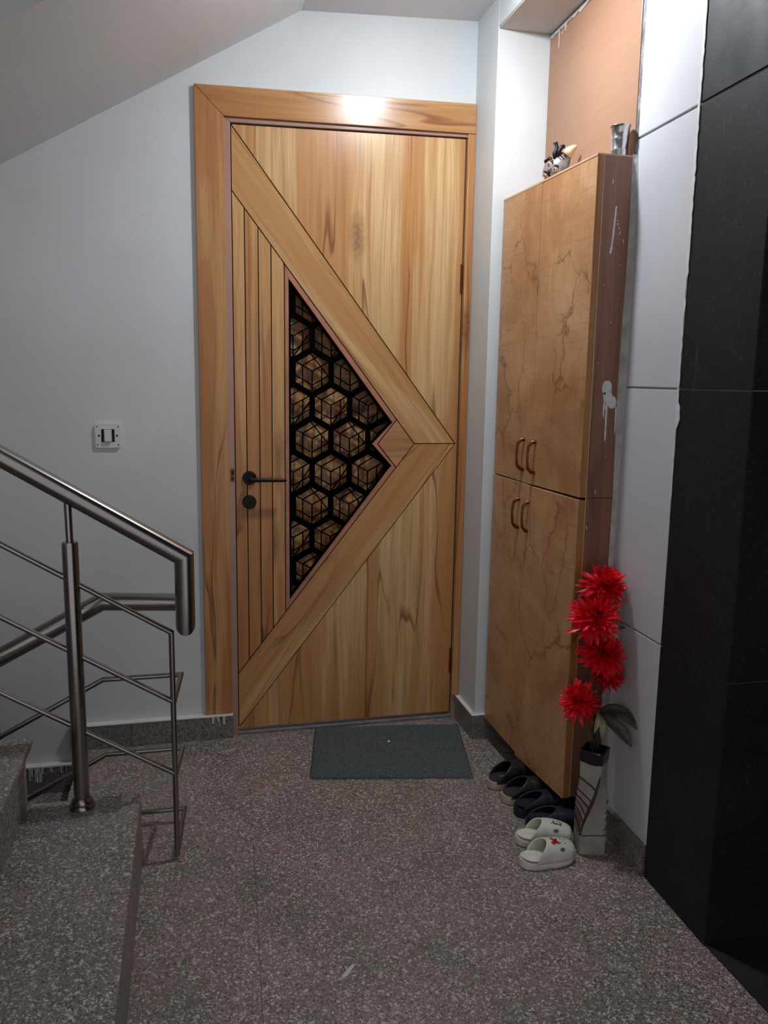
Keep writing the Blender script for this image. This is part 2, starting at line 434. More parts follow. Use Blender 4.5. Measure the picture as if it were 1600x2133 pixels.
# ------------------------------------------------------------------ orange board closing the alcove
def board_mat():
    m, nt, b = mat_new('orange_veneer_board')
    v = coords(nt, (1, 3, 60)); v2 = coords(nt)
    c = ramp(nt, noise(nt, v, 1.0, 4, 0.6), [(0.3, lin((160,119,94))), (0.7, lin((167,126,100)))])
    c = mix(nt, ramp(nt, noise(nt, v2, 5, 3), [(0.4, 0.0), (0.7, 0.35)]), c, lin((152,111,87)))
    nt.links.new(c, b.inputs['Base Color']); b.inputs['Roughness'].default_value = 0.5; return m
mb = MB(); mb.xy([(xw(AL)-0.002, AL-0.003), (xw(AL)+0.003, AL-0.003), (xw(-0.739)+0.003, -0.739), (xw(-0.739)-0.002, -0.739)], 0.9, 2.240)
brd = mb.build('wall_board', board_mat())
tag(brd, 'orange veneered board closing the alcove above the tall cabinet, white paint drips along its top', 'board')
mb = MB(); rnd = random.Random(11)
rows = []
for i in range(40):
    y = AL-0.005-0.50*i/39; h = 0.006+0.007*rnd.random()
    rows.append([(xw(y)-0.0037, y, 2.240), (xw(y)-0.0037, y, 2.240-h)])
mb.grid(rows)
for (y, l) in [(-0.243, 0.05), (-0.262, 0.014), (-0.285, 0.018), (-0.29, 0.012), (-0.262, 0.02)]:
    mb.prism([(xw(y)-0.0022, y-0.002, 2.235), (xw(y)-0.0022, y+0.002, 2.235), (xw(y)-0.0022, y+0.0012, 2.235-l), (xw(y)-0.0022, y-0.0012, 2.235-l)], (-0.0012, 0, 0))
# white line down the near edge of the board
mb.prism([(xw(-0.736)-0.0022, -0.734, 2.24), (xw(-0.736)-0.0022, -0.739, 2.24), (xw(-0.736)-0.0022, -0.739, 2.06), (xw(-0.736)-0.0022, -0.7375, 2.06)], (-0.001, 0, 0))
mb.build('paint_drip', M_whitepaint, brd)

# ------------------------------------------------------------------ DOOR
door = empty('door_1', (0.49, 0.03, 0.0), kind='structure')
TL, TR, BR, BL = (0.1085, 1.9695), (0.8645, 1.9845), (0.8645, 0.0175), (0.1085, 0.0225)
AP, AI = (0.8555, 0.993), (0.7105, 0.993)
OT, OB = TL, (0.113, 0.0225)
IT, IB = (0.1085, 1.777), (0.1085, 0.214)
YF = 0.018
mb = MB(); mb.xz([(0.107, 0.0245), TL, TR, (0.866, 0.020)], YF+0.004, YF+0.040)
# hole for the lattice: the core is rebuilt below as a frame, so skip the body here
mb.bm.free()
# groove x positions (top & bottom heights lie on the inner chevron line)
def on_upper(x): t = (x-IT[0])/(AI[0]-IT[0]); return IT[1]+(AI[1]-IT[1])*t
def on_lower(x): t = (x-IB[0])/(AI[0]-IB[0]); return IB[1]+(AI[1]-IB[1])*t
GX = [0.1085, 0.1465, 0.1885, 0.2285, 0.2705]
g = 0.0015
def panel(name, poly, m, yf=YF, d=0.006, gg=g):
    mbp = MB(); mbp.xz(offset_poly(poly, gg), yf, yf+d)
    return mbp.build(name, m, door, bevel=0.0007, seg=1)
panel('door_panel', [TL, TR, BR, BL, (0.110, 0.0225), AP], M_w_panel)
th_u = math.atan2(AP[0]-TL[0], -(AP[1]-TL[1]))    # angle of the diagonal off vertical
M_w_up = wood('door_wood_diagonal_upper', th_u, 2.0, (218,182,132), (192,138,82), (114,68,36))
M_w_lo = wood('door_wood_diagonal_lower', -th_u, 9.0, (214,174,122), (188,132,76), (108,62,32))
panel('chevron_board', [TL, AP, AI, IT], M_w_up)
panel('chevron_board', [(0.1085, 0.0225), (0.110, 0.0225), AP, AI, IB], M_w_lo)
for i in range(4):
    a, b_ = GX[i], GX[i+1]
    panel('narrow_board', [(a, on_upper(a)), (b_, on_upper(b_)), (b_, on_lower(b_)), (a, on_lower(a))], wood('narrow_board_wood_%s' % 'abcd'[i], 0, 12.0+i*2.3, (218,174,116), (182,118,66), (92,48,24)))
# glazing bead around the lattice window
BT, BU, BN, BLo, BB = (0.2705, on_upper(0.2705)), (0.6480, on_upper(0.6480)), (0.5825, 0.9925), (0.6480, on_lower(0.6480)), (0.2705, on_lower(0.2705))
outer = [BT, BU, BN, BLo, BB]
GT, GU, GN, GL_, GB = (0.2835, 1.5060), (0.6330, 1.0640), (0.5650, 0.9920), (0.6320, 0.9180), (0.2885, 0.470)
GT = (0.2840, BT[1]-0.045)
inner = [GT, GU, GN, GL_, (0.2840, BB[1]+0.040)]
oo = offset_poly(outer, g)
mb = MB()
for i in range(5):
    j = (i+1) % 5
    mb.xz([oo[i], oo[j], inner[j], inner[i]], YF+0.001, YF+0.024)
mb.build('glazing_bead', M_bead, door, bevel=0.0008, seg=1)
DI = [BU, AI, BLo, BN]
panel('diamond_inlay', DI, wood('diamond_wood', 0, 21.0, (198,150,104), (160,100,62), (112,64,38), horiz=True))
# black core frame behind panels (everything but the window)
box4 = [(0.107, 0.0245), (0.107, 1.969), (0.866, 1.984), (0.866, 0.019)]
mb = MB()
nI = offset_poly(outer, 0.004)
P = nI
mb.xz([box4[0], box4[1], P[0], P[4]], YF+0.0045, YF+0.036)
mb.xz([box4[1], box4[2], P[1], P[0]], YF+0.0045, YF+0.036)
mb.xz([box4[2], box4[3], P[3], P[2], P[1]], YF+0.0045, YF+0.036)
mb.xz([box4[3], box4[0], P[4], P[3]], YF+0.0045, YF+0.036)
mb.build('door_core', M_core, door)
# back panel seen through the lattice: mottled amber glass
def amber():
    m, nt, b = mat_new('mottled_amber_glass')
    v = coords(nt)
    c = ramp(nt, noise(nt, v, 11, 4, 0.6, 1.2), [(0.32, lin((46,24,16))), (0.44, lin((172,110,56))), (0.56, lin((204,156,98))), (0.68, lin((110,84,78)))])
    nt.links.new(c, b.inputs['Base Color']); b.inputs['Roughness'].default_value = 0.35; return m
mb = MB(); mb.xz([(0.262, 0.40), (0.262, 1.60), (0.67, 1.10), (0.67, 0.88)], YF+0.062, YF+0.068)
mb.build('amber_pane', amber(), door)
mb = MB()
ob = offset_poly(outer, -0.006)
for i in range(5):
    j = (i+1) % 5
    mb.xz([ob[i], ob[j], P[j], P[i]], YF+0.036, YF+0.063)
mb.build('window_lining', M_core, door)
# lattice: hexagonal cells with thin lines drawing a cube in each
W = 0.1262; RR = 0.0632
rings = []
cx0, cz0 = 0.362, 1.0055
strips = []
def bar(p, q, wd):
    p, q = Vector(p), Vector(q); d = (q-p)
    if d.length < 1e-5: return
    d.normalize(); n_ = Vector((-d.y, d.x))*wd/2
    strips.append([tuple(p-n_-d*wd*0.25), tuple(q-n_+d*wd*0.25), tuple(q+n_+d*wd*0.25), tuple(p+n_-d*wd*0.25)])
for row in range(-6, 7):
    zc = cz0 + row*W*0.8775
    for colm in range(-2, 5):
        xc = cx0 + colm*W + (W/2 if row % 2 else 0)
        Rc = W/math.sqrt(3)
        for kx in range(6):
            a0, a1 = pi/2+kx*pi/3, pi/2+(kx+1)*pi/3
            bar((xc+Rc*cos(a0), zc+Rc*sin(a0)), (xc+Rc*cos(a1), zc+Rc*sin(a1)), 0.0185)
        ls = [((0,.07),(0,-1)), ((0,.07),(-.9,.57)), ((0,.07),(.9,.57)), ((-.9,-.13),(0,-.65)), ((0,-.65),(.9,-.13)),
              ((-.5,.36),(-.5,-.75)), ((.5,.36),(.5,-.75)), ((-.5,.36),(.36,.85))]
        if row % 2 == 0: ls.append(((-.1,.98),(.9,-.25)))
        else: ls.append(((0,-1),(.9,.3)))
        for (p, q) in ls: bar((xc+p[0]*RR, zc+p[1]*RR), (xc+q[0]*RR, zc+q[1]*RR), 0.0038)
def clip(poly, region):
    """Sutherland-Hodgman against convex region"""
    n = len(region); A = sum(region[i][0]*region[(i+1)%n][1]-region[(i+1)%n][0]*region[i][1] for i in range(n))
    if A < 0: region = region[::-1]
    out = list(poly)
    for i in range(n):
        a, b2 = region[i], region[(i+1)%n]
        inp, out = out, []
        side = lambda p: (b2[0]-a[0])*(p[1]-a[1])-(b2[1]-a[1])*(p[0]-a[0])
        for k in range(len(inp)):
            p, q = inp[k], inp[(k+1)%len(inp)]
            sp, sq = side(p), side(q)
            if sp >= 0: out.append(p)
            if (sp >= 0) != (sq >= 0):
                t = sp/(sp-sq); out.append((p[0]+(q[0]-p[0])*t, p[1]+(q[1]-p[1])*t))
        if len(out) < 3: return None
    return out
inn = offset_poly(inner, -0.003)
up_reg = [inn[0], inn[1], inn[2], (inn[0][0], inn[2][1])]
lo_reg = [(inn[0][0], inn[2][1]), inn[2], inn[3], inn[4]]
mb = MB(); cnt = 0
for s_ in strips:
    for reg in (up_reg, lo_reg):
        c_ = clip(s_, reg)
        if c_:
            try: mb.xz(c_, YF+0.012+0.00003*(cnt % 9), YF+0.017); cnt += 1
            except ValueError: pass
# solid border of the lattice
ii = offset_poly(inner, 0.008)
for i in range(5):
    j = (i+1) % 5; mb.xz([inn[i], inn[j], ii[j], ii[i]], YF+0.0118, YF+0.017)
mb.build('lattice_screen', M_lattice, door)
# lever handle and lock rose
hd = MB().lathe([(0.0, 0), (0.0225, 0), (0.0225, 0.007), (0.0205, 0.010), (0.0, 0.0101)], (0.1535, YF, 0.8835), (0, -1, 0), 40).build('door_handle', M_black, door, smooth=True)
mb = MB().tube([(0.1535, YF-0.008, 0.8825), (0.1535, YF-0.046, 0.8825), (0.1560, YF-0.050, 0.8825), (0.160, YF-0.052, 0.8822), (0.2640, YF-0.050, 0.8800)], [0.0105, 0.0095, 0.0090, 0.0072, 0.0058], 20)
mb.ball((0.2645, YF-0.050, 0.880), 0.0058)
mb.build('handle_lever', M_black, hd, smooth=True)
lk = MB().lathe([(0.0, 0), (0.0225, 0), (0.0225, 0.010), (0.0212, 0.0125), (0.0, 0.0126)], (0.1525, YF, 0.8040), (0, -1, 0), 40).build('lock_rose', M_black, door, smooth=True)
MB().lathe([(0.0, 0), (0.006, 0), (0.006, 0.002), (0, 0.0021)], (0.1525, YF-0.0125, 0.8040), (0, -1, 0), 20).build('keyhole', M_core, lk)
for zc in (1.545, 0.215):
    h = MB(); h.tube([(0.8605, YF-0.003, zc-0.045), (0.8605, YF-0.003, zc+0.045)], 0.0038, 12)
    for kk in range(5): h.lathe([(0.0, 0), (0.0044, 0), (0.0044, 0.0012), (0, 0.0013)], (0.8605, YF-0.003, zc-0.042+0.02*kk), (0,0,1), 12)
    h.build('hinge', M_bronze, door, smooth=True)
# casing and inner frame
tr = empty('trim_5', (0.44, 0.0, 0.08), kind='structure')
def cas(name, poly, m, y0=0.0, y1=0.0145, gg=0.0004, bev=0.0012):
    q = MB(); q.xz(offset_poly(poly, gg), y0, y1); return q.build(name, m, tr, bevel=bev)
cas('casing_board', [(-0.001, 0.0825), (0.001, 2.069), (0.088, 1.985), (0.0855, 0.0825)], M_w_cas)
cas('casing_board', [(0.001, 2.069), (0.8905, 2.088), (0.8905, 1.9965), (0.088, 1.985)], M_w_cas_h)
cas('casing_board', [(0.8655, 0.087), (0.8655, 1.9955), (0.8905, 1.9955), (0.8905, 0.087)], M_w_cas)
q = MB(); q.xz([(0.080, 0.0), (0.080, 2.0), (0.1068, 1.972), (0.1068, 0.0)], 0.009, 0.05)
q.xz([(0.080, 2.0), (0.87, 2.015), (0.87, 1.9865), (0.1068, 1.9715)], 0.009, 0.05)
q.xz([(0.8665, 0.0), (0.8665, 1.99), (0.88, 1.99), (0.88, 0.0)], 0.009, 0.05)
q.build('frame_strip', M_framepaint, tr, bevel=0.002)
q = MB(); q.box(0.0915, 0.1045, 0.0082, 0.0095, 0.872, 0.915)
st = q.build('strike_plate', M_bronze, tr)
q = MB(); q.box(0.0955, 0.1035, 0.0078, 0.0090, 0.878, 0.888); q.box(0.0955, 0.1035, 0.0078, 0.0090, 0.895, 0.909)
q.build('strike_hole', M_core, st)

# ------------------------------------------------------------------ light switch
sw = empty('light_switch', (-0.281, WY, 1.0225), 'small white switch plate with a single rocker on the white wall left of the door', 'light switch')
sx, sz = -0.281, 1.0225
mb = MB()
fr = [(-0.0375, 0.0375), (0.0375, 0.0375), (0.0375, -0.0375), (-0.0375, -0.0375)]; hl = [(-0.0205, 0.0205), (0.0205, 0.0205), (0.0205, -0.0205), (-0.0205, -0.0205)]
def rr_(h, rad, n=6):
    out = []
    for (cx_, cz_, a0) in ((h-rad, h-rad, 0), (-h+rad, h-rad, pi/2), (-h+rad, -h+rad, pi), (h-rad, -h+rad, 3*pi/2)):
        for k in range(n+1): out.append((cx_+rad*cos(a0+k*pi/2/n), cz_+rad*sin(a0+k*pi/2/n)))
    return out
a_, b_ = rr_(0.0378, 0.007), rr_(0.0200, 0.0008)
for i in range(len(a_)):
    j = (i+1) % len(a_)
    mb.xz([(sx+a_[i][0], sz+a_[i][1]), (sx+a_[j][0], sz+a_[j][1]), (sx+b_[j][0], sz+b_[j][1]), (sx+b_[i][0], sz+b_[i][1])], 0.007, WY)
bmesh.ops.remove_doubles(mb.bm, verts=mb.bm.verts, dist=1e-6)
M_plate = plain('switch_plastic', (214,214,212), 0.4, var=0.03)
mb.build('switch_plate', M_plate, sw)
MB().box(sx-0.0202, sx+0.0202, 0.0125, WY, sz-0.0202, sz+0.0202).build('switch_module', M_black, sw)
MB().box(sx-0.0105, sx+0.0110, -0.001, 0.0125, sz-0.0185, sz+0.0185).build('rocker', M_plate, sw, bevel=0.0015)
mb = MB()
for (dx, dz, rad) in ((-.031,.028,.0021), (.031,.028,.0021), (-.031,-.028,.0021), (.031,-.028,.0021), (-.0265,0,.0032), (.0265,0,.0032)):
    MB().lathe([(0, 0), (rad, 0), (rad, 0.0007), (0, 0.0008)], (sx+dx, 0.0072, sz+dz), (0,-1,0), 14).build('screw_hole', M_black, sw)
mb.bm.free()

# ------------------------------------------------------------------ CABINET
def cab_front():
    m, nt, b = mat_new('tan_marbled_laminate')
    v = coords(nt)
    c = ramp(nt, noise(nt, v, 4.0, 5, 0.65, 0.6), [(0.30, lin((162,110,72))), (0.52, lin((190,141,100))), (0.70, lin((206,161,124)))])
    # veins from the zero line of a warped noise
    nz = N(nt, 'ShaderNodeTexNoise'); nz.inputs['Scale'].default_value = 14; nz.inputs['Detail'].default_value = 4; nt.links.new(v, nz.inputs['Vector'])
    sc = N(nt, 'ShaderNodeVectorMath', operation='SCALE'); sc.inputs['Scale'].default_value = 0.09; nt.links.new(nz.outputs['Color'], sc.inputs[0])
    ad = N(nt, 'ShaderNodeVectorMath', operation='ADD'); nt.links.new(coords(nt, (1, 1.0, 0.55)), ad.inputs[0]); nt.links.new(sc.outputs[0], ad.inputs[1])
    vo = N(nt, 'ShaderNodeTexVoronoi', feature='DISTANCE_TO_EDGE'); vo.inputs['Scale'].default_value = 6.5; nt.links.new(ad.outputs[0], vo.inputs['Vector'])
    e = ramp(nt, vo.outputs['Distance'], [(0.0, 0.8), (0.012, 0.35), (0.03, 0.0)])
    msk = ramp(nt, noise(nt, v, 5.5, 2), [(0.42, 0.0), (0.52, 1.0)])
    mm = N(nt, 'ShaderNodeMath', operation='MULTIPLY'); nt.links.new(e, mm.inputs[0]); nt.links.new(msk, mm.inputs[1])
    c = mix(nt, mm.outputs[0], c, lin((112,66,32)))
    vf = ramp(nt, noise(nt, coords(nt, (1, 3.5, 1.2)), 11, 6, 0.7, 1.5), [(0.488, 0.0), (0.5, 0.6), (0.512, 0.0)])
    c = mix(nt, vf, c, lin((136,88,48)))
    wv = noise(nt, coords(nt, (1, 5, 190)), 1.0, 3, 0.6)
    wv2 = noise(nt, coords(nt, (1, 190, 5)), 1.0, 3, 0.6)
    c = mix(nt, ramp(nt, wv, [(0.54, 0.0), (0.68, 0.40)]), c, lin((150,104,62)))
    c = mix(nt, ramp(nt, wv2, [(0.54, 0.0), (0.68, 0.30)]), c, lin((214,178,134)))
    nt.links.new(c, b.inputs['Base Color']); b.inputs['Roughness'].default_value = 0.36
    bump(nt, b, wv, 0.2, 0.0006)
    return m
M_cab = cab_front()
M_cabedge = wood('cabinet_edge_band', 0, 31.0, (178,128,74), (156,104,56), (112,66,34), warp=0.2)
M_side = wood('brown_cabinet_side', 0, 35.0, (152,108,88), (120,78,62), (88,50,40), rough=0.4, warp=0.9, contrast=0.7)
cb = empty('shoe_cabinet', (0.98, -0.46, 0.07), 'tall narrow wall cabinet with four tan marbled doors, to the right of the door', 'cabinet')
YN, YS = -0.750, -0.452; YFAR = AL-0.018
def xf(y): return 0.921 + (0.0215)*(y-YFAR)/(YN-YFAR)     # outer face of doors
def slab(y0, y1, z0a, z0b, z1, x0f, x1f):
    """hexahedron between front x0f(y) and back x1f(y), bottom slopes z0a->z0b"""
    s_ = MB(); vs = []
    for (y, zb) in ((y0, z0a), (y1, z0b)):
        vs.append([s_.bm.verts.new(p) for p in ((x0f(y), y, zb), (x1f(y), y, zb), (x1f(y), y, z1), (x0f(y), y, z1))])
    a, b2 = vs
    s_.bm.faces.new(a); s_.bm.faces.new(b2[::-1])
    for i in range(4): s_.bm.faces.new((a[i], b2[i], b2[(i+1)%4], a[(i+1)%4]))
    return s_
DT = 0.017
slab(YFAR, YN, 0.09, 0.085, 1.752, lambda y: xf(y)+DT+0.0025, lambda y: xw(y)-0.004).build('cabinet_body', M_core, cb)
# side panel facing the camera, in two heights
for (za, zb) in ((0.082, 0.9125), (0.9135, 1.7545)):
    s_ = MB(); xa = xf(YN)+DT+0.0022
    s_.box(xa, xw(-0.75)-0.0015, -0.7515, YN+0.0005, za, zb); s_.build('side_panel', M_side, cb, bevel=0.0008)
s_ = MB(); s_.xy([(xf(YFAR), YFAR), (xf(YN)+0.0, YN), (xw(YN)-0.004, YN), (xw(YFAR)-0.004, YFAR)], 1.7525, 1.7575)
s_.build('cabinet_top', plain('pale_top_board', (200,164,130), 0.45), cb)
def cdoor(y0, y1, za, zb, z1, dx=0.0):
    o = slab(y0-0.001, y1+0.001, za, zb, z1, lambda y: xf(y)+dx, lambda y: xf(y)+DT+dx).build('cabinet_door', M_cab, cb, bevel=0.001, seg=1)
    return o
d1 = cdoor(YFAR, YS, 0.9160, 0.9125, 1.7520)
d2 = cdoor(YS, YN, 0.9125, 0.9145, 1.7545, 0.001)
d3 = cdoor(YFAR, YS+0.012, 0.078, 0.070, 0.9110, -0.001)
d4 = cdoor(YS+0.012, YN, 0.062, 0.079, 0.9085, -0.003)
# coloured band on the near edge of the right-hand doors
for d_, za, zb in ((d2, 0.9150, 1.7540), (d4, 0.080, 0.908)):
    s_ = MB(); s_.box(xf(YN)+0.001, xf(YN)+DT+0.0005, YN-0.0012, YN+0.001, za, zb); s_.build('edge_band', M_cabedge, d_)
def handle(y, z, par, tall=0.062):
    s_ = MB(); xx = xf(y)
    zt, zb = z+tall/2, z-tall/2
    s_.tube([(xx+0.001, y, zt), (xx-0.010, y, zt-0.001), (xx-0.020, y, zt-0.012), (xx-0.0225, y, z+0.008), (xx-0.0225, y, z-0.008), (xx-0.020, y, zb+0.012), (xx-0.010, y, zb+0.001), (xx+0.001, y, zb)],
            [0.0060, 0.0052, 0.0042, 0.0034, 0.0034, 0.0042, 0.0052, 0.0060], 14)
    for zz in (zt, zb): s_.lathe([(0, 0), (0.0072, 0), (0.0066, 0.0022), (0, 0.0023)], (xx, y, zz), (-1, 0, 0), 16)
    return s_.build('pull_handle', M_bronze, par, smooth=True)
handle(-0.408, 0.996, d1, 0.088); handle(-0.482, 0.994, d2, 0.088)
handle(-0.394, 0.817, d3, 0.086); handle(-0.462, 0.817, d4, 0.086)
for (y, z, par) in ((-0.398, 0.938, d1), (-0.512, 0.872, d4)):
    s_ = MB().lathe([(0, 0), (0.0070, 0), (0.0066, 0.003), (0.0045, 0.0032), (0.0044, 0.001), (0, 0.0009)], (xf(y)+0.0008, y, z), (-1, 0, 0), 24)
    k_ = s_.build('cam_lock', M_chrome, par, smooth=True)
# splashes of white paint on the side panel
def blob(mbx, pts, y=-0.7515, t=0.0009): mbx.xz(pts, y, y-t)
def streak(mbx, x0, z0, x1, z1, w0, w1, n=9, y=-0.7515, wob=0.001, sd=1):
    rr = random.Random(sd); Lp, Rp = [], []
    for i in range(n+1):
        t = i/n; x = x0+(x1-x0)*t + (rr.random()-0.5)*wob; z = z0+(z1-z0)*t; w_ = (w0+(w1-w0)*t)*(0.85+0.3*rr.random())*(0.5 if i in (0, n) else 1)
        Lp.append((x-w_, z)); Rp.append((x+w_, z))
    for i in range(n): mbx.xz([Lp[i], Rp[i], Rp[i+1], Lp[i+1]], y, y-0.0009)
mb = MB()
streak(mb, 0.9985, 1.637, 0.9915, 1.530, 0.0022, 0.0026, 12, sd=2)
streak(mb, 0.9905, 1.540, 0.9895, 1.524, 0.0028, 0.0030, 4, y=-0.7519, sd=3)
for (x, z, l) in ((1.004, 1.604, .003), (1.0045, 1.598, .006), (1.009, 1.588, .005), (1.0115, 1.580, .010), (1.022, 1.560, .009), (1.019, 1.500, .002), (0.976, 1.45, .003), (0.985, 1.70, .012), (1.002, 1.36, .003), (1.018, 1.42, .002), (0.972, 1.26, .003), (1.01, 1.02, .003), (0.985, 0.935, .010), (0.966, 0.84, .008)):
    streak(mb, x, z, x+0.001, z-l, 0.0011, 0.0013, 3, sd=int(z*1000))
def ell(cx_, cz_, a, b2, n=22, jit=0.08, sd=1):
    rr = random.Random(sd); return [(cx_+a*(1+jit*(rr.random()-.5))*cos(2*pi*k/n), cz_+b2*(1+jit*(rr.random()-.5))*sin(2*pi*k/n)) for k in range(n)]
blob(mb, ell(1.0020, 1.196, 0.0135, 0.019, sd=4))
blob(mb, ell(1.0080, 1.172, 0.0100, 0.018, sd=5), t=0.0010)
blob(mb, ell(1.0180, 1.160, 0.0125, 0.016, sd=6), t=0.0008)
streak(mb, 0.9965, 1.185, 0.9965, 1.120, 0.0032, 0.0014, 9, sd=8)
streak(mb, 1.0035, 1.160, 1.0045, 1.060, 0.0034, 0.0016, 12, sd=9)
streak(mb, 1.0300, 1.15, 1.0310, 1.08, 0.0022, 0.0012, 9, sd=10)
mb.build('paint_splash', M_whitepaint, cb, label='white paint spill with long drips')['kind'] = 'stuff'
s_ = MB(); s_.box(xf(YN)+DT+0.0003, xf(YN)+DT+0.0021, YN-0.0016, YN+0.0005, 0.083, 1.7545); s_.build('edge_trim', plain('cream_edge', (206,170,136), 0.4), cb)

# ------------------------------------------------------------------ things on top of the cabinet
TZ = 1.7575
cup = empty('metal_cup', (1.014, -0.722, TZ), 'small stainless steel tumbler on the near end of the cabinet top', 'cup')
cprof = [(0.0, 0), (0.0195, 0), (0.0208, 0.0012), (0.0208, 0.016), (0.0213, 0.0165), (0.0213, 0.018), (0.0210, 0.0185), (0.0214, 0.042), (0.0219, 0.0425), (0.0219, 0.044), (0.0216, 0.0445), (0.0226, 0.066), (0.0262, 0.0715), (0.0258, 0.073), (0.0216, 0.068), (0.0200, 0.050), (0.0190, 0.003), (0.0, 0.0028)]
MB().lathe(cprof, (1.014, -0.722, TZ), n=48, cap=False).build('cup_body', M_steel2, cup, smooth=True)

# clay mask figurine leaning back against the board
fg = empty('clay_figurine', (0.975, -0.40, TZ), 'painted clay face figurine with black curls and pointed cream tip on the cabinet top', 'figurine')
B0, B1 = Vector((0.968, -0.395, TZ+0.018)), Vector((1.020, -0.432, TZ+0.088))
ax = (B1-B0); LN = ax.length; ax.normalize()
side = -ax.cross(Vector((-0.75, -0.65, 0.1))).normalized(); frt = side.cross(ax).normalized()
if frt.y > 0: frt = -frt
def fp(a, s_, f_): return B0 + ax*a*LN + side*s_ + frt*f_
M_clay = plain('grey_glazed_clay', (122,114,112), 0.35, var=0.16, vs=60, bmp=0.3)
M_pink = plain('pink_clay', (206,150,132), 0.4); M_cream = plain('cream_clay', (222,196,160), 0.45)
mb = MB(); rows = []
for i in range(25):
    a = i/24
    rr = 0.038*math.sin(pi*min(1, 0.10+a*0.80))**0.7*(1-0.62*a**2.2)+0.001
    rows.append([tuple(fp(a, rr*cos(2*pi*j/24), rr*0.62*sin(2*pi*j/24))) for j in range(25)])
mb.grid(rows); mb.bm.faces.new([v for v in mb.bm.verts][:24])
bmesh.ops.remove_doubles(mb.bm, verts=mb.bm.verts, dist=1e-6)
mb.build('figurine_body', M_clay, fg, smooth='all')
mb = MB(); mb.tube([fp(0.86, 0, 0.002), fp(1.0, 0.0, 0.003), fp(1.16, -0.003, 0.002), fp(1.22, -0.005, 0.001)], [0.0155, 0.0135, 0.0075, 0.003], 16)
mb.build('pointed_tip', M_cream, fg, smooth='all')
for s_ in (-1, 1):
    mb = MB(); mb.ball(fp(0.34, s_*0.0125, 0.0185), 0.0062); e_ = mb.build('eye', M_pink, fg, smooth='all')
    mb = MB(); mb.ball(fp(0.34, s_*0.0125, 0.0238), 0.0026); mb.build('pupil', M_black, e_, smooth='all')
    mb = MB(); mb.tube([fp(0.42, s_*0.003, 0.021), fp(0.47, s_*0.012, 0.020), fp(0.40, s_*0.023, 0.014)], [0.002, 0.0026, 0.001], 8); mb.build('eyebrow', M_black, fg, smooth='all')
mb = MB(); mb.tube([fp(0.12, -0.014, 0.014), fp(0.15, 0, 0.021), fp(0.12, 0.014, 0.014)], [0.002, 0.004, 0.002], 10); mb.build('mouth', M_black, fg, smooth='all')
mb = MB(); mb.tube([fp(0.07, -0.009, 0.012), fp(0.085, 0, 0.018), fp(0.07, 0.009, 0.012)], [0.002, 0.003, 0.002], 10); mb.build('lip', M_pink, fg, smooth='all')
mb = MB(); mb.ball(fp(0.25, 0, 0.022), 0.005, (1,1,1.3)); mb.build('nose', M_clay, fg, smooth='all')
for a in (0.55, 0.63, 0.71, 0.79):
    mb = MB(); w_ = 0.017*(1-0.3*(a-0.5)); mb.tube([fp(a-0.03, -w_, 0.007), fp(a+0.01, -w_*0.6, 0.0155), fp(a+0.03, 0, 0.0178), fp(a+0.01, w_*0.6, 0.0155), fp(a-0.03, w_, 0.007)], 0.0011, 6)
    mb.build('painted_stripe', M_black, fg, smooth='all')
for (s0, a0, pts) in ((0, 0, [(0.55,0.010,0.013),(0.66,0.024,0.016),(0.80,0.030,0.014),(0.90,0.044,0.012),(0.86,0.052,0.010)]),
                      (0, 0, [(0.50,0.016,0.012),(0.46,0.028,0.012),(0.40,0.030,0.010),(0.33,0.036,0.009)]),
                      (0, 0, [(0.66,0.012,0.015),(0.80,0.018,0.017),(0.92,0.022,0.014),(1.0,0.017,0.012)])):
    mb = MB(); mb.tube([fp(*p) for p in pts], [0.006, 0.0065, 0.0055, 0.005, 0.0025][:len(pts)], 10); mb.build('black_curl', M_black, fg, smooth='all')

# ------------------------------------------------------------------ STAIRS
def flight(name, n, z0, x_nose, y0, y1, down, label, loc):
    st_ = empty(name, loc, label, 'staircase')
    for i in range(n):
        q = MB(); 
        if not down:
            top = z0+0.17*(i+1); xn = x_nose-0.262*i+(0.015 if i else 0)
            q.box(-2.0, xn-(0.018 if i else 0.0), y0, y1, top-0.17, top-(0.020 if i else 0.0))
        else:
            top = z0-0.138-0.17*i; xn = x_nose-0.262*i
            q.box(xn-0.262, xn, y0, y1, top-0.30, top)
        o = q.build('step', M_step, st_, bevel=0.002)
        if i and not down:
            q = MB(); q.box(-2.0, xn, y0, y1+0.006, top-0.020, top); q.build('tread_nosing', M_step, o, bevel=0.004, seg=3)
            q = MB(); q.box(xn-0.018, xn-0.0105, y0, y1, top-0.034, top-0.0205); q.build('nosing_moulding', M_step, o, bevel=0.002)
    return st_
upf = flight('staircase', 5, 0.0, -0.173, -1.75, -0.662, False, 'granite flight climbing to the left, its first step edge in the foreground', (-0.9, -1.2, 0))
q = MB(); q.xy([(-0.300, -1.0600), (-0.174, -1.0735), (-0.174, -1.0750), (-0.300, -1.0612)], 0.17, 0.1703); q.build('slab_joint', plain('dark_step_joint', (80,74,72), 0.8), upf)
flight('staircase', 6, 0.0, -0.400, -0.60, 0.014, True, 'granite flight going down to the left along the white wall behind the railing', (-0.9, -0.3, -0.4))
q = MB(); q.xz([(-0.173, -0.2), (-0.173, 0.0), (-0.43, 0.0), (-0.43, 0.14), (-0.70, 0.14), (-0.70, 0.30), (-2.6, 0.30), (-2.6, -2.2), (-0.40, -0.6)], -0.6615, -0.6405)
struct('wall_stairwell', q, M_step)

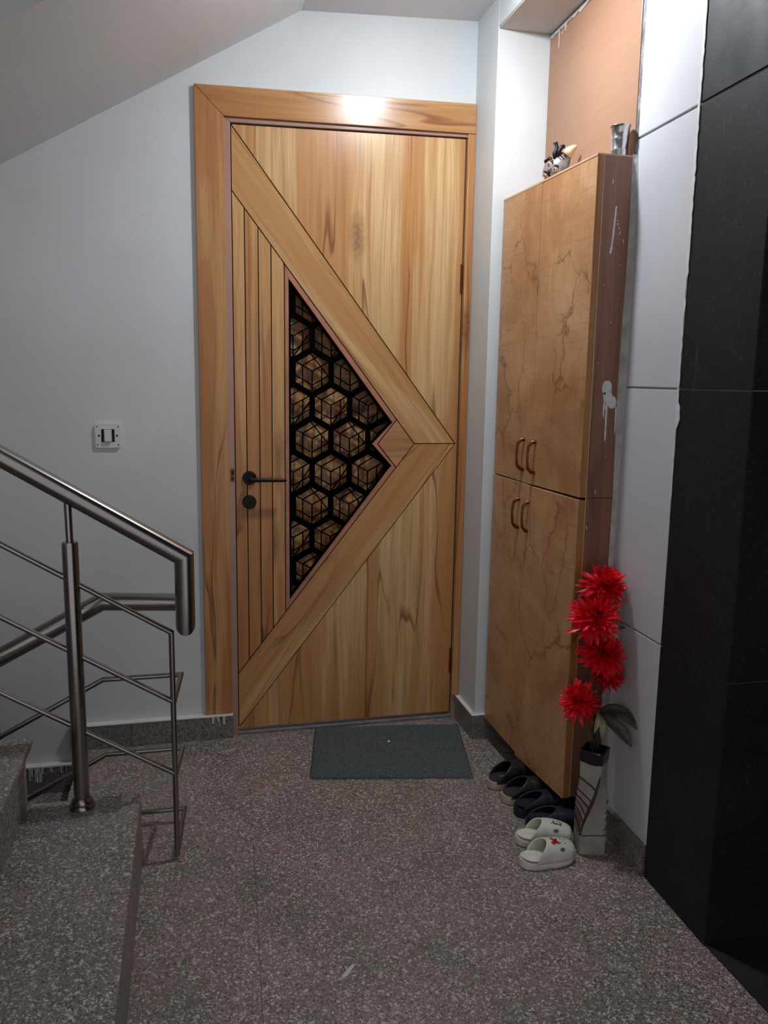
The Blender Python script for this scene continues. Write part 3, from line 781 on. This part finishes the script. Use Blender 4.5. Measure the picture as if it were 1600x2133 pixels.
# ------------------------------------------------------------------ RAILING
YR, YB = -0.700, -0.520
rl = empty('stair_railing', (-0.308, YR, 0.17), 'stainless steel stair railing that turns back on itself, with a round newel post', 'railing')
s_up = 0.622; s_dn = 0.53
HX, HZ = -0.053, 0.783
mb = MB(); mb.tube([(-1.9, YR, HZ+s_up*(1.9+HX)), (HX, YR, HZ), (HX, YR, 0.618), (HX, YB, 0.622), (-0.262, YB, 0.634), (-1.9, YB, 0.634-s_dn*(1.9-0.262))], 0.0232, 36)
mb.build('handrail', M_steel, rl, smooth=True)
RX = -0.087
rods = [(0.598, None, None), (0.422, 0.422, 0.424), (0.234, 0.232, 0.216), (0.030, 0.028, 0.040)]
for i, (zn, zf1, zf2) in enumerate(rods):
    mb = MB()
    if i == 0:
        mb.tube([(-1.9, YR, 0.598+s_up*(1.9+RX)), (RX, YR, 0.598), (RX, YR, 0.012)], 0.0068, 16)
    elif i < 3:
        mb.tube([(-1.9, YR, zn+s_up*(1.9+RX)), (RX, YR, zn)], 0.0066, 16)
    mb.build('rail_rod', M_steel, rl, smooth=True) if i < 3 else mb.bm.free()
    if zf1:
        mb = MB(); mb.tube([(RX+0.002, YR, zn), (-0.070, YB, zf2), (-0.268, YB, zf2), (-1.9, YB, zf2-s_dn*(1.9-0.268))], 0.0068, 16)
        mb.build('rail_rod', M_steel, rl, smooth=True)
NX = -0.308
nw = MB().lathe([(0, 0), (0.0182, 0), (0.0182, 0.652), (0.0172, 0.656), (0.0, 0.6565)], (NX, YR, 0.172), n=36).build('newel_post', M_steel, rl, smooth=True)
MB().lathe([(0, 0), (0.0300, 0), (0.0300, 0.004), (0.0255, 0.010), (0.0262, 0.014), (0.0225, 0.021), (0.0190, 0.026), (0, 0.0262)], (NX, YR, 0.170), n=36).build('base_flange', M_steel, nw, smooth=True)
MB().tube([(NX, YR, 0.826), (NX-0.001, YR, HZ+s_up*(HX-NX)-0.010)], 0.0085, 18).build('newel_spigot', M_steel, nw, smooth=True)
nw = MB().lathe([(0, 0), (0.0182, 0), (0.0182, 0.52), (0.0, 0.5205)], (-0.541, YB, -0.138), n=28).build('newel_post', M_steel, rl, smooth=True)
MB().tube([(-0.541, YB, 0.36), (-0.541, YB, 0.634-s_dn*(0.541-0.262)-0.01)], 0.0085, 14).build('newel_spigot', M_steel, nw, smooth=True)
nw = MB().lathe([(0, 0), (0.0182, 0), (0.0182, 0.65), (0.0, 0.6505)], (-1.1, YR, 0.68), n=28).build('newel_post', M_steel, rl, smooth=True)
MB().tube([(-1.1, YR, 1.32), (-1.1, YR, HZ+s_up*(1.1+HX)-0.01)], 0.0085, 14).build('newel_spigot', M_steel, nw, smooth=True)

# ------------------------------------------------------------------ DOORMAT
def mat_pile():
    m, nt, b = mat_new('grey_green_pile')
    v = coords(nt)
    n1 = noise(nt, v, 190, 5, 0.75); n2 = noise(nt, v, 9, 3)
    c = ramp(nt, n1, [(0.30, lin((30,33,32))), (0.48, lin((88,93,92))), (0.75, lin((114,120,119)))])
    c = mix(nt, ramp(nt, n2, [(0.4, 0.0), (0.75, 0.25)]), c, lin((84,90,90)))
    nt.links.new(c, b.inputs['Base Color']); b.inputs['Roughness'].default_value = 0.95; b.inputs['Specular IOR Level'].default_value = 0.1
    bump(nt, b, n1, 0.7, 0.003); return m
mt = empty('doormat', (0.585, -0.22, 0.0), 'rectangular grey-green pile doormat on the granite floor in front of the door', 'doormat')
C4 = [Vector((0.368, -0.002)), Vector((0.868, -0.070)), Vector((0.793, -0.447)), Vector((0.299, -0.353))]
def mq(a, b2): return (C4[0]*(1-a)+C4[1]*a)*(1-b2) + (C4[3]*(1-a)+C4[2]*a)*b2
rnd = random.Random(9); mb = MB(); rows = []
na, nb = 230, 170
for j in range(nb+1):
    row = []
    for i in range(na+1):
        a, b2 = i/na, j/nb
        e = min(a*0.5, (1-a)*0.5, b2*0.38, (1-b2)*0.38)
        h = 0.0125*min(1, (e/0.007))**0.5 if e > 0 else 0.0
        jx = 0.0 if e > 0 else (rnd.random()-0.5)*0.004
        p = mq(a, b2)
        row.append((p.x+(rnd.random()-0.5)*0.0012+jx, p.y+(rnd.random()-0.5)*0.0012+jx, max(0.0015, h*(0.80+0.28*rnd.random()))))
    rows.append(row)
mb.grid(rows); mb.build('pile', mat_pile(), mt, smooth='all')
mb = MB(); inset = [C4[0].lerp(C4[2], 0.008), C4[1].lerp(C4[3], 0.008), C4[2].lerp(C4[0], 0.008), C4[3].lerp(C4[1], 0.008)]
mb.xy([tuple(p) for p in inset], 0.0003, 0.0022); mb.build('backing', M_core, mt)
q = MB(); q.ball((0.590, -0.178, 0.0165), 0.0042, (1.2, 0.9, 0.8), 12)
tag(q.build('white_pellet', plain('white_crumb', (232,230,222), 0.6), smooth='all'), 'tiny white crumb lying on the doormat', 'crumb')
q = MB(); q.xy([(0.0,0.0),(0.012,0.006),(0.030,0.034),(0.024,0.036),(0.008,0.018),(-0.002,0.006)], 0.0005, 0.0022)
o = q.build('paper_scrap', plain('paper', (205,200,194), 0.8)); o.location = (0.247, -1.197, 0); o.rotation_euler = (0, 0, -0.05)
tag(o, 'small white paper scrap lying on the open granite floor', 'paper scrap')

# ------------------------------------------------------------------ VASE
vs_ = empty('floor_vase', (0.964, -0.869, 0.0), 'tall twisted cream vase with brown lines and dark rim, on the floor', 'vase')
def vase_mat():
    m, nt, b = mat_new('cream_ceramic')
    v = coords(nt)
    c = ramp(nt, noise(nt, v, 20, 4), [(0.35, lin((148,138,130))), (0.65, lin((168,158,149)))])
    nt.links.new(c, b.inputs['Base Color']); b.inputs['Roughness'].default_value = 0.5; return m
M_vase = vase_mat(); M_vdark = plain('dark_brown_glaze', (24,15,13), 0.3, var=0.1); M_vline = plain('brown_line_glaze', (62,36,30), 0.45)
VC = Vector((0.964, -0.869, 0.0))
def vhalf(z):
    if z < 0.055: return 0.0350 - 0.0*z
    return 0.0350 + (0.0275-0.0350)*min(1, (z-0.055)/0.13) + (0.0 if z < 0.20 else (z-0.20)*0.035)
BASEROT = radians(-14)
def vrot(z):
    t = min(1, max(0, (z-0.05)/0.185)); return BASEROT + radians(58)*(t*t*(3-2*t))
def vpt(uu, z, push=0.0):
    """uu in 0..4 around a rounded square"""
    k_ = int(uu) % 4; t = (uu-int(uu))*2-1
    h = vhalf(z)
    p = Vector((t*h, -h)) ; L2 = p.length; 
    mx = h*1.33
    if L2 > mx: p = p*(mx/L2)
    p = p*(1+push/h)
    p.rotate(Matrix.Rotation(k_*pi/2+vrot(z), 2)) if False else None
    an = k_*pi/2+vrot(z); p = Vector((p.x*cos(an)-p.y*sin(an), p.x*sin(an)+p.y*cos(an)))
    return (VC.x+p.x, VC.y+p.y, z)
NU = 48
mb = MB(); rows = []
zl = [0.0, 0.004]+[0.004+0.254*i/44 for i in range(1, 45)]
for z in zl: rows.append([vpt(4*j/NU, z, -0.003 if z == 0 else 0) for j in range(NU+1)])
V = mb.grid(rows); bmesh.ops.remove_doubles(mb.bm, verts=mb.bm.verts, dist=1e-6)
bmesh.ops.holes_fill(mb.bm, edges=[e for e in mb.bm.edges if e.is_boundary and e.verts[0].co.z < 0.001 and e.verts[1].co.z < 0.001], sides=0)
mb.build('vase_body', M_vase, vs_, smooth=True)
mb = MB(); rows = []
for (z, ps) in ((0.248, 0.0008), (0.258, 0.0012), (0.279, 0.0018), (0.281, -0.001), (0.280, -0.0045), (0.240, -0.0055)):
    rows.append([vpt(4*j/NU, z if z > 0.25 else z+0.0018*sin(j*0.55), ps) for j in range(NU+1)])
mb.grid(rows); mb.build('vase_rim', M_vdark, vs_, smooth=True)
def vline(pts, rad):
    s_ = MB(); s_.tube([vpt(u_, z_, 0.0006) for (u_, z_) in pts], rad, 6); return s_.build('glaze_line', M_vline, vs_, smooth='all')
def seg(u0, z0_, u1, z1_, rad, n=10, wob=0.0015, sd=0):
    rr = random.Random(sd); vline([(u0+(u1-u0)*i/n, z0_+(z1_-z0_)*i/n+(rr.random()-.5)*wob) for i in range(n+1)], rad)
# u: 0..1 is face turned to the camera, 3..4 the face on its left
seg(0.02, 0.056, 1.0, 0.058, 0.0013, 14, sd=2); seg(3.0, 0.060, 3.98, 0.056, 0.0012, 12, sd=3)
vline([(0.0, 0.058+0.010*i) for i in range(17)], [0.0012+0.0030*sin(pi*(i+1)/18) for i in range(17)])
for k_, (za, zb) in enumerate(((0.205, 0.182), (0.168, 0.150), (0.150, 0.132), (0.135, 0.112), (0.118, 0.092), (0.104, 0.080), (0.092, 0.070), (0.080, 0.064))):
    seg(3.02, za, 3.98, zb, 0.0016 if k_ % 2 else 0.0024, 10, sd=20+k_)
for z_ in (0.075, 0.10, 0.116, 0.14): seg(0.86, z_-0.004, 0.98, z_+0.006, 0.0013, 3, sd=int(z_*1e3))
# ------------------------------------------------------------------ FLOWERS
M_red = plain('red_silk_petals', (226,20,38), 0.40, var=0.14, vs=70)
M_stem = plain('dark_green_brown_stem', (44,36,28), 0.5, var=0.15)
M_leaf = plain('brown_green_fabric_leaf', (66,55,42), 0.35, var=0.3, vs=30)
M_leafpale = plain('pale_leaf_back', (150,142,112), 0.45, var=0.15, vs=30)
def petal(mbx, c, d, up, length, width, curl):
    d = d.normalized(); s_ = d.cross(up).normalized(); up2 = s_.cross(d).normalized()
    rows = []
    n = 5
    for i in range(n+1):
        t = i/n; w_ = width*(0.35+0.9*sin(pi*min(1, t*0.86+0.06)))*(1 if t < 0.99 else 0.25)
        p = c + d*length*t + up2*curl*length*(t*t)
        rows.append([tuple(p - s_*w_), tuple(p + up2*(-0.35*w_)), tuple(p + s_*w_)])
    mbx.grid(rows)
def bloom(parent, c, axis, R_, seed, n_layers=6):
    rr = random.Random(seed); mbx = MB(); c = Vector(c); axis = Vector(axis).normalized()
    t0 = axis.orthogonal().normalized(); t1 = axis.cross(t0)
    for ly in range(n_layers):
        el = radians(-28 + 108*ly/(n_layers-1)); cnt_ = int(34*(1-0.09*ly)); ln = R_*(1.0-0.085*ly)
        for k in range(cnt_):
            a = 2*pi*(k+0.5*(ly % 2))/cnt_ + rr.uniform(-.10, .10); e = el + rr.uniform(-.14, .14)
            d = (t0*cos(a)+t1*sin(a))*cos(e) + axis*sin(e)
            petal(mbx, c+axis*0.004*ly*0.5, d, axis if abs(e) < 1.2 else t0, ln*rr.uniform(.82, 1.06), R_*0.064*rr.uniform(.8, 1.25), rr.uniform(-.10, .30))
    return mbx.build('bloom', M_red, parent, recalc=False)
def leaf(parent, pts, width, m, name='leaf', roll=(0,0,1)):
    mbx = MB(); P_ = [Vector(p) for p in pts]; n = len(P_)
    rows = []
    for i, p in enumerate(P_):
        d = (P_[min(i+1, n-1)]-P_[max(i-1, 0)]).normalized(); s_ = d.cross(Vector(roll)).normalized(); nr = s_.cross(d)
        t = i/(n-1); w_ = width*max(0.06, sin(pi*min(1, t*0.97+0.02))**0.8)
        rows.append([tuple(p+s_*w_*q_ + nr*0.28*abs(q_)*w_) for q_ in (-1, -.5, 0, .5, 1)])
    mbx.grid(rows); o = mbx.build(name, m, parent, smooth='all', recalc=False)
    sb = o.modifiers.new('s', 'SUBSURF'); sb.levels = 1; sb.render_levels = 1
    so = o.modifiers.new('t', 'SOLIDIFY'); so.thickness = 0.0006
    return o
GR = 'artificial red flowers in the twisted vase'
base = Vector((0.963, -0.868, 0.15))
spec = [('top red artificial chrysanthemum in the vase, leaning back toward the tiled wall', (0.984, -0.832, 0.700), (0.05, -0.45, 0.90), 0.072, 1),
        ('second red artificial chrysanthemum from the top, nearest the cabinet doors and facing outward', (0.9460, -0.862, 0.628), (-0.20, -0.70, 0.60), 0.076, 2),
        ('large red artificial chrysanthemum in the middle of the spray, under the upper pair', (0.974, -0.868, 0.532), (0.05, -0.62, 0.70), 0.070, 3),
        ('shaded red artificial chrysanthemum hanging behind the middle one, against the wall', (1.000, -0.850, 0.468), (0.35, -0.7, -0.15), 0.054, 4),
        ('lowest red artificial chrysanthemum, spreading in front of the cabinet door edge', (0.9290, -0.838, 0.400), (-0.50, -0.45, 0.70), 0.064, 5)]
flowers = []
for i, (lb, c, axv, R_, sd) in enumerate(spec):
    fl = empty('artificial_flower', tuple(base), lb, 'flower', GR)
    c = Vector(c); axn = Vector(axv).normalized(); e0 = c-axn*0.004
    st0 = base+Vector((0.004*cos(i*1.3), 0.004*sin(i*1.3), 0)); top = Vector((0.963+0.010*cos(i*1.3), -0.868+0.008*sin(i*1.3), 0.27))
    mid = top.lerp(e0, 0.55)+Vector((0, 0.0, 0.02))
    MB().tube([st0, top, mid, e0-axn*0.012, e0], [0.0024, 0.0022, 0.0020, 0.0020, 0.0032], 10).build('stem', M_stem, fl, smooth='all')
    bloom(fl, c, axv, R_, sd); flowers.append(fl)
leaf(flowers[4], [(0.966,-0.862,0.370), (0.964,-0.888,0.386), (0.954,-0.915,0.376), (0.950,-0.925,0.352), (0.951,-0.924,0.328)], 0.013, M_leafpale, roll=(0.2,-1,0.1))
leaf(flowers[4], [(0.965,-0.862,0.372), (0.960,-0.888,0.392), (0.942,-0.918,0.390), (0.930,-0.930,0.370), (0.926,-0.930,0.350)], 0.011, M_leafpale, roll=(0.2,-1,0.1))
leaf(flowers[2], [(0.972,-0.858,0.372), (0.992,-0.872,0.385), (1.014,-0.892,0.384), (1.028,-0.912,0.376), (1.034,-0.945,0.358)], 0.021, M_leaf, roll=(-0.3,-0.7,0.7))
leaf(flowers[3], [(0.974,-0.858,0.368), (0.990,-0.880,0.362), (1.010,-0.905,0.345), (1.020,-0.925,0.326), (1.026,-0.940,0.310)], 0.017, M_leaf, roll=(-0.3,-0.8,0.4))
leaf(flowers[1], [(0.965,-0.850,0.618), (0.990,-0.858,0.612), (1.012,-0.866,0.604), (1.026,-0.872,0.598)], 0.015, M_leaf, roll=(-0.2,-0.8,0.4))
mbx = MB()
mbx.tube([(0.966,-0.868,0.27), (0.969,-0.874,0.30), (0.966,-0.872,0.335), (0.968,-0.864,0.365)], [0.006, 0.008, 0.009, 0.007], 10); mbx.build('stem_wrap', M_stem, flowers[2], smooth='all')

# ------------------------------------------------------------------ FOOTWEAR
def clog(name, loc, heading, length, wid, sole_h, top_h, m_sole, m_up, m_bed, label, group, cat='shoe', flip=1, holes=True, thick=0.0035, open_t=0.50, charm=None, sweep=0.26):
    root = empty(name, (0,0,0), label, cat, group)
    L2 = length
    def hw_(t):
        return wid/2*(max(0.0, 1-((t-0.5)/0.5)**4)**0.42)*(0.82+0.20*t)
    def cy(t): return flip*0.06*wid*sin(pi*t)*(1 if t > 0.5 else 0.4)
    ts = [0.5-0.5*cos(pi*i/30) for i in range(31)]
    n = 28
    # sole: loft of closed sections, bulging side
    q = MB(); lv = [(0.90, 0.0), (0.97, 0.12), (1.0, 0.45), (0.985, 0.80), (0.93, 1.0)]
    def outline(k, z):
        pts = []
        for i in range(31): t = ts[i]; pts.append((t, -1))
        for i in range(29, 0, -1): t = ts[i]; pts.append((t, 1))
        out = []
        for (t, sd) in pts:
            rise = 0.006*max(0, (t-0.72)/0.28)**2 + 0.003*max(0, (0.15-t)/0.15)
            out.append(((t-0.5)*L2*(0.94+0.06*k), sd*hw_(t)*k+cy(t), z*sole_h+rise))
        return out
    ringsv = [[q.bm.verts.new(p) for p in outline(k, z)] for (k, z) in lv]
    for a, b2 in zip(ringsv[:-1], ringsv[1:]):
        for i in range(len(a)): q.bm.faces.new((a[i], a[(i+1)%len(a)], b2[(i+1)%len(a)], b2[i]))
    q.bm.faces.new(ringsv[0][::-1]); q.bm.faces.new(ringsv[-1])
    q.build('sole', m_sole, root, smooth=True)
    q = MB(); rows = []
    for i in range(31):
        t = ts[i]; rise = 0.006*max(0, (t-0.72)/0.28)**2 + 0.003*max(0, (0.15-t)/0.15)
        row = []
        for j in range(11):
            s_ = -1+2*j/10
            row.append(((t-0.5)*L2*0.95, s_*hw_(t)*0.945+cy(t), sole_h*1.04+rise+0.0015*abs(s_)**3+0.0026))
        rows.append(row)
    q.grid(rows); q.build('footbed', m_bed, root, smooth='all')
    # upper shell
    q = MB(); rows = []; NA, NB = 26, 24
    for j in range(NB+1):
        s_ = -1+2*j/NB
        tst = open_t - sweep*abs(s_)**1.6
        row = []
        for i in range(NA+1):
            t = tst+(1.0-tst)*(i/NA)
            hh = hw_(min(t, 0.9995))
            crown = (top_h-sole_h)*(1-max(0, (t-open_t)/(1-open_t))**1.9*0.50) * (hh/(wid/2))**0.32
            if t < open_t: crown = (top_h-sole_h)*(1-0.62*((open_t-t)/max(sweep,1e-3))**1.1)
            yy = sin(s_*pi/2)*hh*0.985
            zz = sole_h*0.86 + crown*max(0.0, cos(s_*pi/2))**0.62
            if t < open_t: zz = sole_h*0.86 + (top_h-sole_h)*max(0.0, cos(s_*pi/2))**0.62
            rise = 0.006*max(0, (t-0.72)/0.28)**2
            row.append(((t-0.5)*L2*0.985, yy+cy(t), zz+rise))
        rows.append(row)
    q.grid(rows); up = q.build('upper', m_up, root, smooth='all')
    sd_ = up.modifiers.new('t', 'SOLIDIFY'); sd_.thickness = thick; sd_.offset = 0
    def on_up(t, s_, off=0.0018):
        hh = hw_(t); crown = (top_h-sole_h)*(1-max(0, (t-open_t)/(1-open_t))**1.9*0.50)*(hh/(wid/2))**0.32
        p = Vector(((t-0.5)*L2*0.985, sin(s_*pi/2)*hh*0.985+cy(t), sole_h*0.86+crown*max(0.0, cos(s_*pi/2))**0.62+0.006*max(0, (t-0.72)/0.28)**2))
        return p
    def nrm(t, s_):
        a = on_up(t+0.01, s_)-on_up(t-0.01, s_); b2 = on_up(t, s_+0.03)-on_up(t, s_-0.03); nn = a.cross(b2).normalized()
        return nn if nn.z > 0 else -nn
    if holes:
        for (t, s_) in ((0.66,0.0),(0.74,0.05),(0.82,0.0),(0.70,0.26),(0.78,0.30),(0.70,-0.26),(0.78,-0.28),(0.62,0.22),(0.62,-0.22)):
            nn = nrm(t, s_); p = on_up(t, s_)+nn*0.0014
            MB().lathe([(0, 0), (0.0017, 0), (0.0017, 0.0006), (0, 0.0007)], p, nn, 10).build('vent_hole', M_core, root)
        for s_ in (0.62, -0.62):
            nn = nrm(0.68, s_); p = on_up(0.68, s_)+nn*0.0013
            c_ = MB().lathe([(0, 0), (0.0046, 0), (0.0046, 0.0006), (0, 0.0007)], (0,0,0), (0,0,1), 18)
            ax_x = Vector((1,0,0)); ax_x = (ax_x-nn*ax_x.dot(nn)).normalized(); ay = nn.cross(ax_x)
            mm_ = Matrix((ax_x*1.6, ay, nn)).transposed().to_4x4(); mm_.translation = p
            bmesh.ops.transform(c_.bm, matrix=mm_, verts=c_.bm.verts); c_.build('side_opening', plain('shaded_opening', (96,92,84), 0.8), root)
    if charm:
        for (shape, colm, t, s_, hgt) in charm:
            nn = nrm(t, s_); p = on_up(t, s_)+nn*0.0018; ax_x = Vector((1,0,0)); ax_x = (ax_x-nn*ax_x.dot(nn)).normalized(); ay = nn.cross(ax_x)
            c_ = MB(); c_.xy(shape, 0, hgt); mm_ = Matrix((ax_x, ay, nn)).transposed().to_4x4(); mm_.translation = p
            bmesh.ops.transform(c_.bm, matrix=mm_, verts=c_.bm.verts); c_.build('shoe_charm', colm, root, bevel=0.0004)
    root.location = loc; root.rotation_euler = (0, 0, heading)
    return root
M_clogw = plain('off_white_foam', (214,212,200), 0.5, var=0.04, vs=30)
M_clogbed = plain('off_white_footbed', (216,214,202), 0.65, var=0.04, vs=80, bmp=0.15, bs=300)
M_blackup = plain('black_canvas_upper', (30,29,30), 0.4, var=0.15, vs=30)
M_greybed = plain('charcoal_insole', (48,46,46), 0.75, var=0.12)
M_whitesole = plain('cream_rubber_sole', (190,170,156), 0.5, var=0.05)
M_navy = plain('navy_foam', (20,24,44), 0.55, var=0.10)
M_redc = plain('red_charm', (176,22,34), 0.35); M_whc = plain('white_charm', (226,224,218), 0.4)
redshape = [(x*1.35, y*1.35) for (x, y) in [(-0.009,-0.003),(-0.002,0.000),(-0.006,0.010),(0.002,0.004),(0.008,0.006),(0.005,-0.001),(0.009,-0.008),(0.001,-0.005),(-0.004,-0.008)]]
blk1 = [(-0.0105,0.0035),(-0.0035,0.0025),(0.004,0.0048),(0.0085,0.0),(0.004,-0.0048),(-0.0035,-0.0025),(-0.0105,-0.0035)]
blk1 = [(x*1.35, y*1.35) for (x, y) in blk1]
wh1 = [(x*0.78, y*0.62) for (x, y) in blk1]
dot = [(0.004+0.0016*cos(k*pi/5), 0.0016*sin(k*pi/5)) for k in range(10)]
GW = 'white clogs beside the vase'
clog('clog', (0.828, -0.902, 0.0), radians(6), 0.150, 0.070, 0.020, 0.066, M_clogw, M_clogw, M_clogbed, 'front white clog with a red charm, nearest the camera', GW, flip=-1,
     charm=[(redshape, M_redc, 0.585, -0.16, 0.002)], open_t=0.46)
clog('clog', (0.857, -0.818, 0.0), radians(-10), 0.150, 0.070, 0.020, 0.066, M_clogw, M_clogw, M_clogbed, 'rear white clog with a black and white charm, touching the dark blue slipper', GW, flip=1,
     charm=[(blk1, M_black, 0.74, -0.16, 0.0012), (wh1, M_whc, 0.74, -0.16, 0.0016), (dot, M_black, 0.74, -0.16, 0.0022)], open_t=0.46)
GB_ = 'black slip-on shoes under the cabinet'
clog('slip_on_shoe', (0.905, -0.500, 0.0), radians(8), 0.180, 0.077, 0.024, 0.074, M_whitesole, M_blackup, M_greybed, 'black slip-on shoe with cream sole under the cabinet, the farther of the pair', GB_, flip=1, holes=False, open_t=0.42, sweep=0.34)
clog('slip_on_shoe', (0.915, -0.592, 0.0), radians(6), 0.180, 0.077, 0.024, 0.070, M_whitesole, M_blackup, M_greybed, 'black slip-on shoe with cream sole under the cabinet, beside the dark blue slippers', GB_, flip=-1, holes=False, open_t=0.42, sweep=0.34)
GN_ = 'dark blue slippers under the cabinet'
clog('slipper', (0.925, -0.671, 0.0), radians(2), 0.182, 0.074, 0.026, 0.062, M_navy, M_navy, M_navy, 'dark blue slipper under the cabinet, next to the black shoe', GN_, flip=1, holes=False, open_t=0.46, sweep=0.40)
clog('slipper', (0.930, -0.747, 0.0), radians(-1), 0.182, 0.073, 0.026, 0.056, M_navy, M_navy, M_navy, 'dark blue slipper half under the cabinet corner, next to the white clogs', GN_, flip=-1, holes=False, open_t=0.46, sweep=0.40)

# ------------------------------------------------------------------ LAMPS (one just above the frame, one added fill behind the camera)
def lamp(pos, rad, energy, colr, label, ceil_z):
    """round surface-mounted LED light: housing on the ceiling, glowing disc facing down"""
    t_ = empty('ceiling_lamp', (pos[0], pos[1], ceil_z), label, 'lamp')
    h = ceil_z-pos[2]
    MB().lathe([(0, 0), (rad+0.014, 0), (rad+0.014, h-0.002), (rad+0.010, h), (rad+0.002, h), (rad+0.002, h-0.004), (0, h-0.0042)], (pos[0], pos[1], ceil_z), (0,0,-1), 40).build('lamp_housing', M_plate, t_, smooth=True)
    m, nt, b = mat_new('lit_diffuser'); b.inputs['Emission Color'].default_value = (*colr, 1); b.inputs['Emission Strength'].default_value = energy
    b.inputs['Base Color'].default_value = (0.9, 0.9, 0.9, 1)
    q = MB(); q.lathe([(0, -0.001), (rad, -0.001)]+[(rad*cos(pi/2*k/8), 0.022*sin(pi/2*k/8)) for k in range(1, 8)]+[(0.0005, 0.022)], (pos[0], pos[1], pos[2]), (0,0,-1), 40); q.build('diffuser', m, t_, smooth='all')
lamp(BULB_POS, BULB_R, BULB_E, BULB_COL, 'lit round ceiling light in front of the door, just above the frame', cz(BULB_POS[0])-0.0005)
lamp((-1.2, -2.4, 2.55), 0.05, FILL_LAMP_E, (0.95, 0.95, 1.0), 'added dim round fill light, unseen, above the stairs behind the camera', 2.60)  # unseen lamp added as weak fill from the camera side
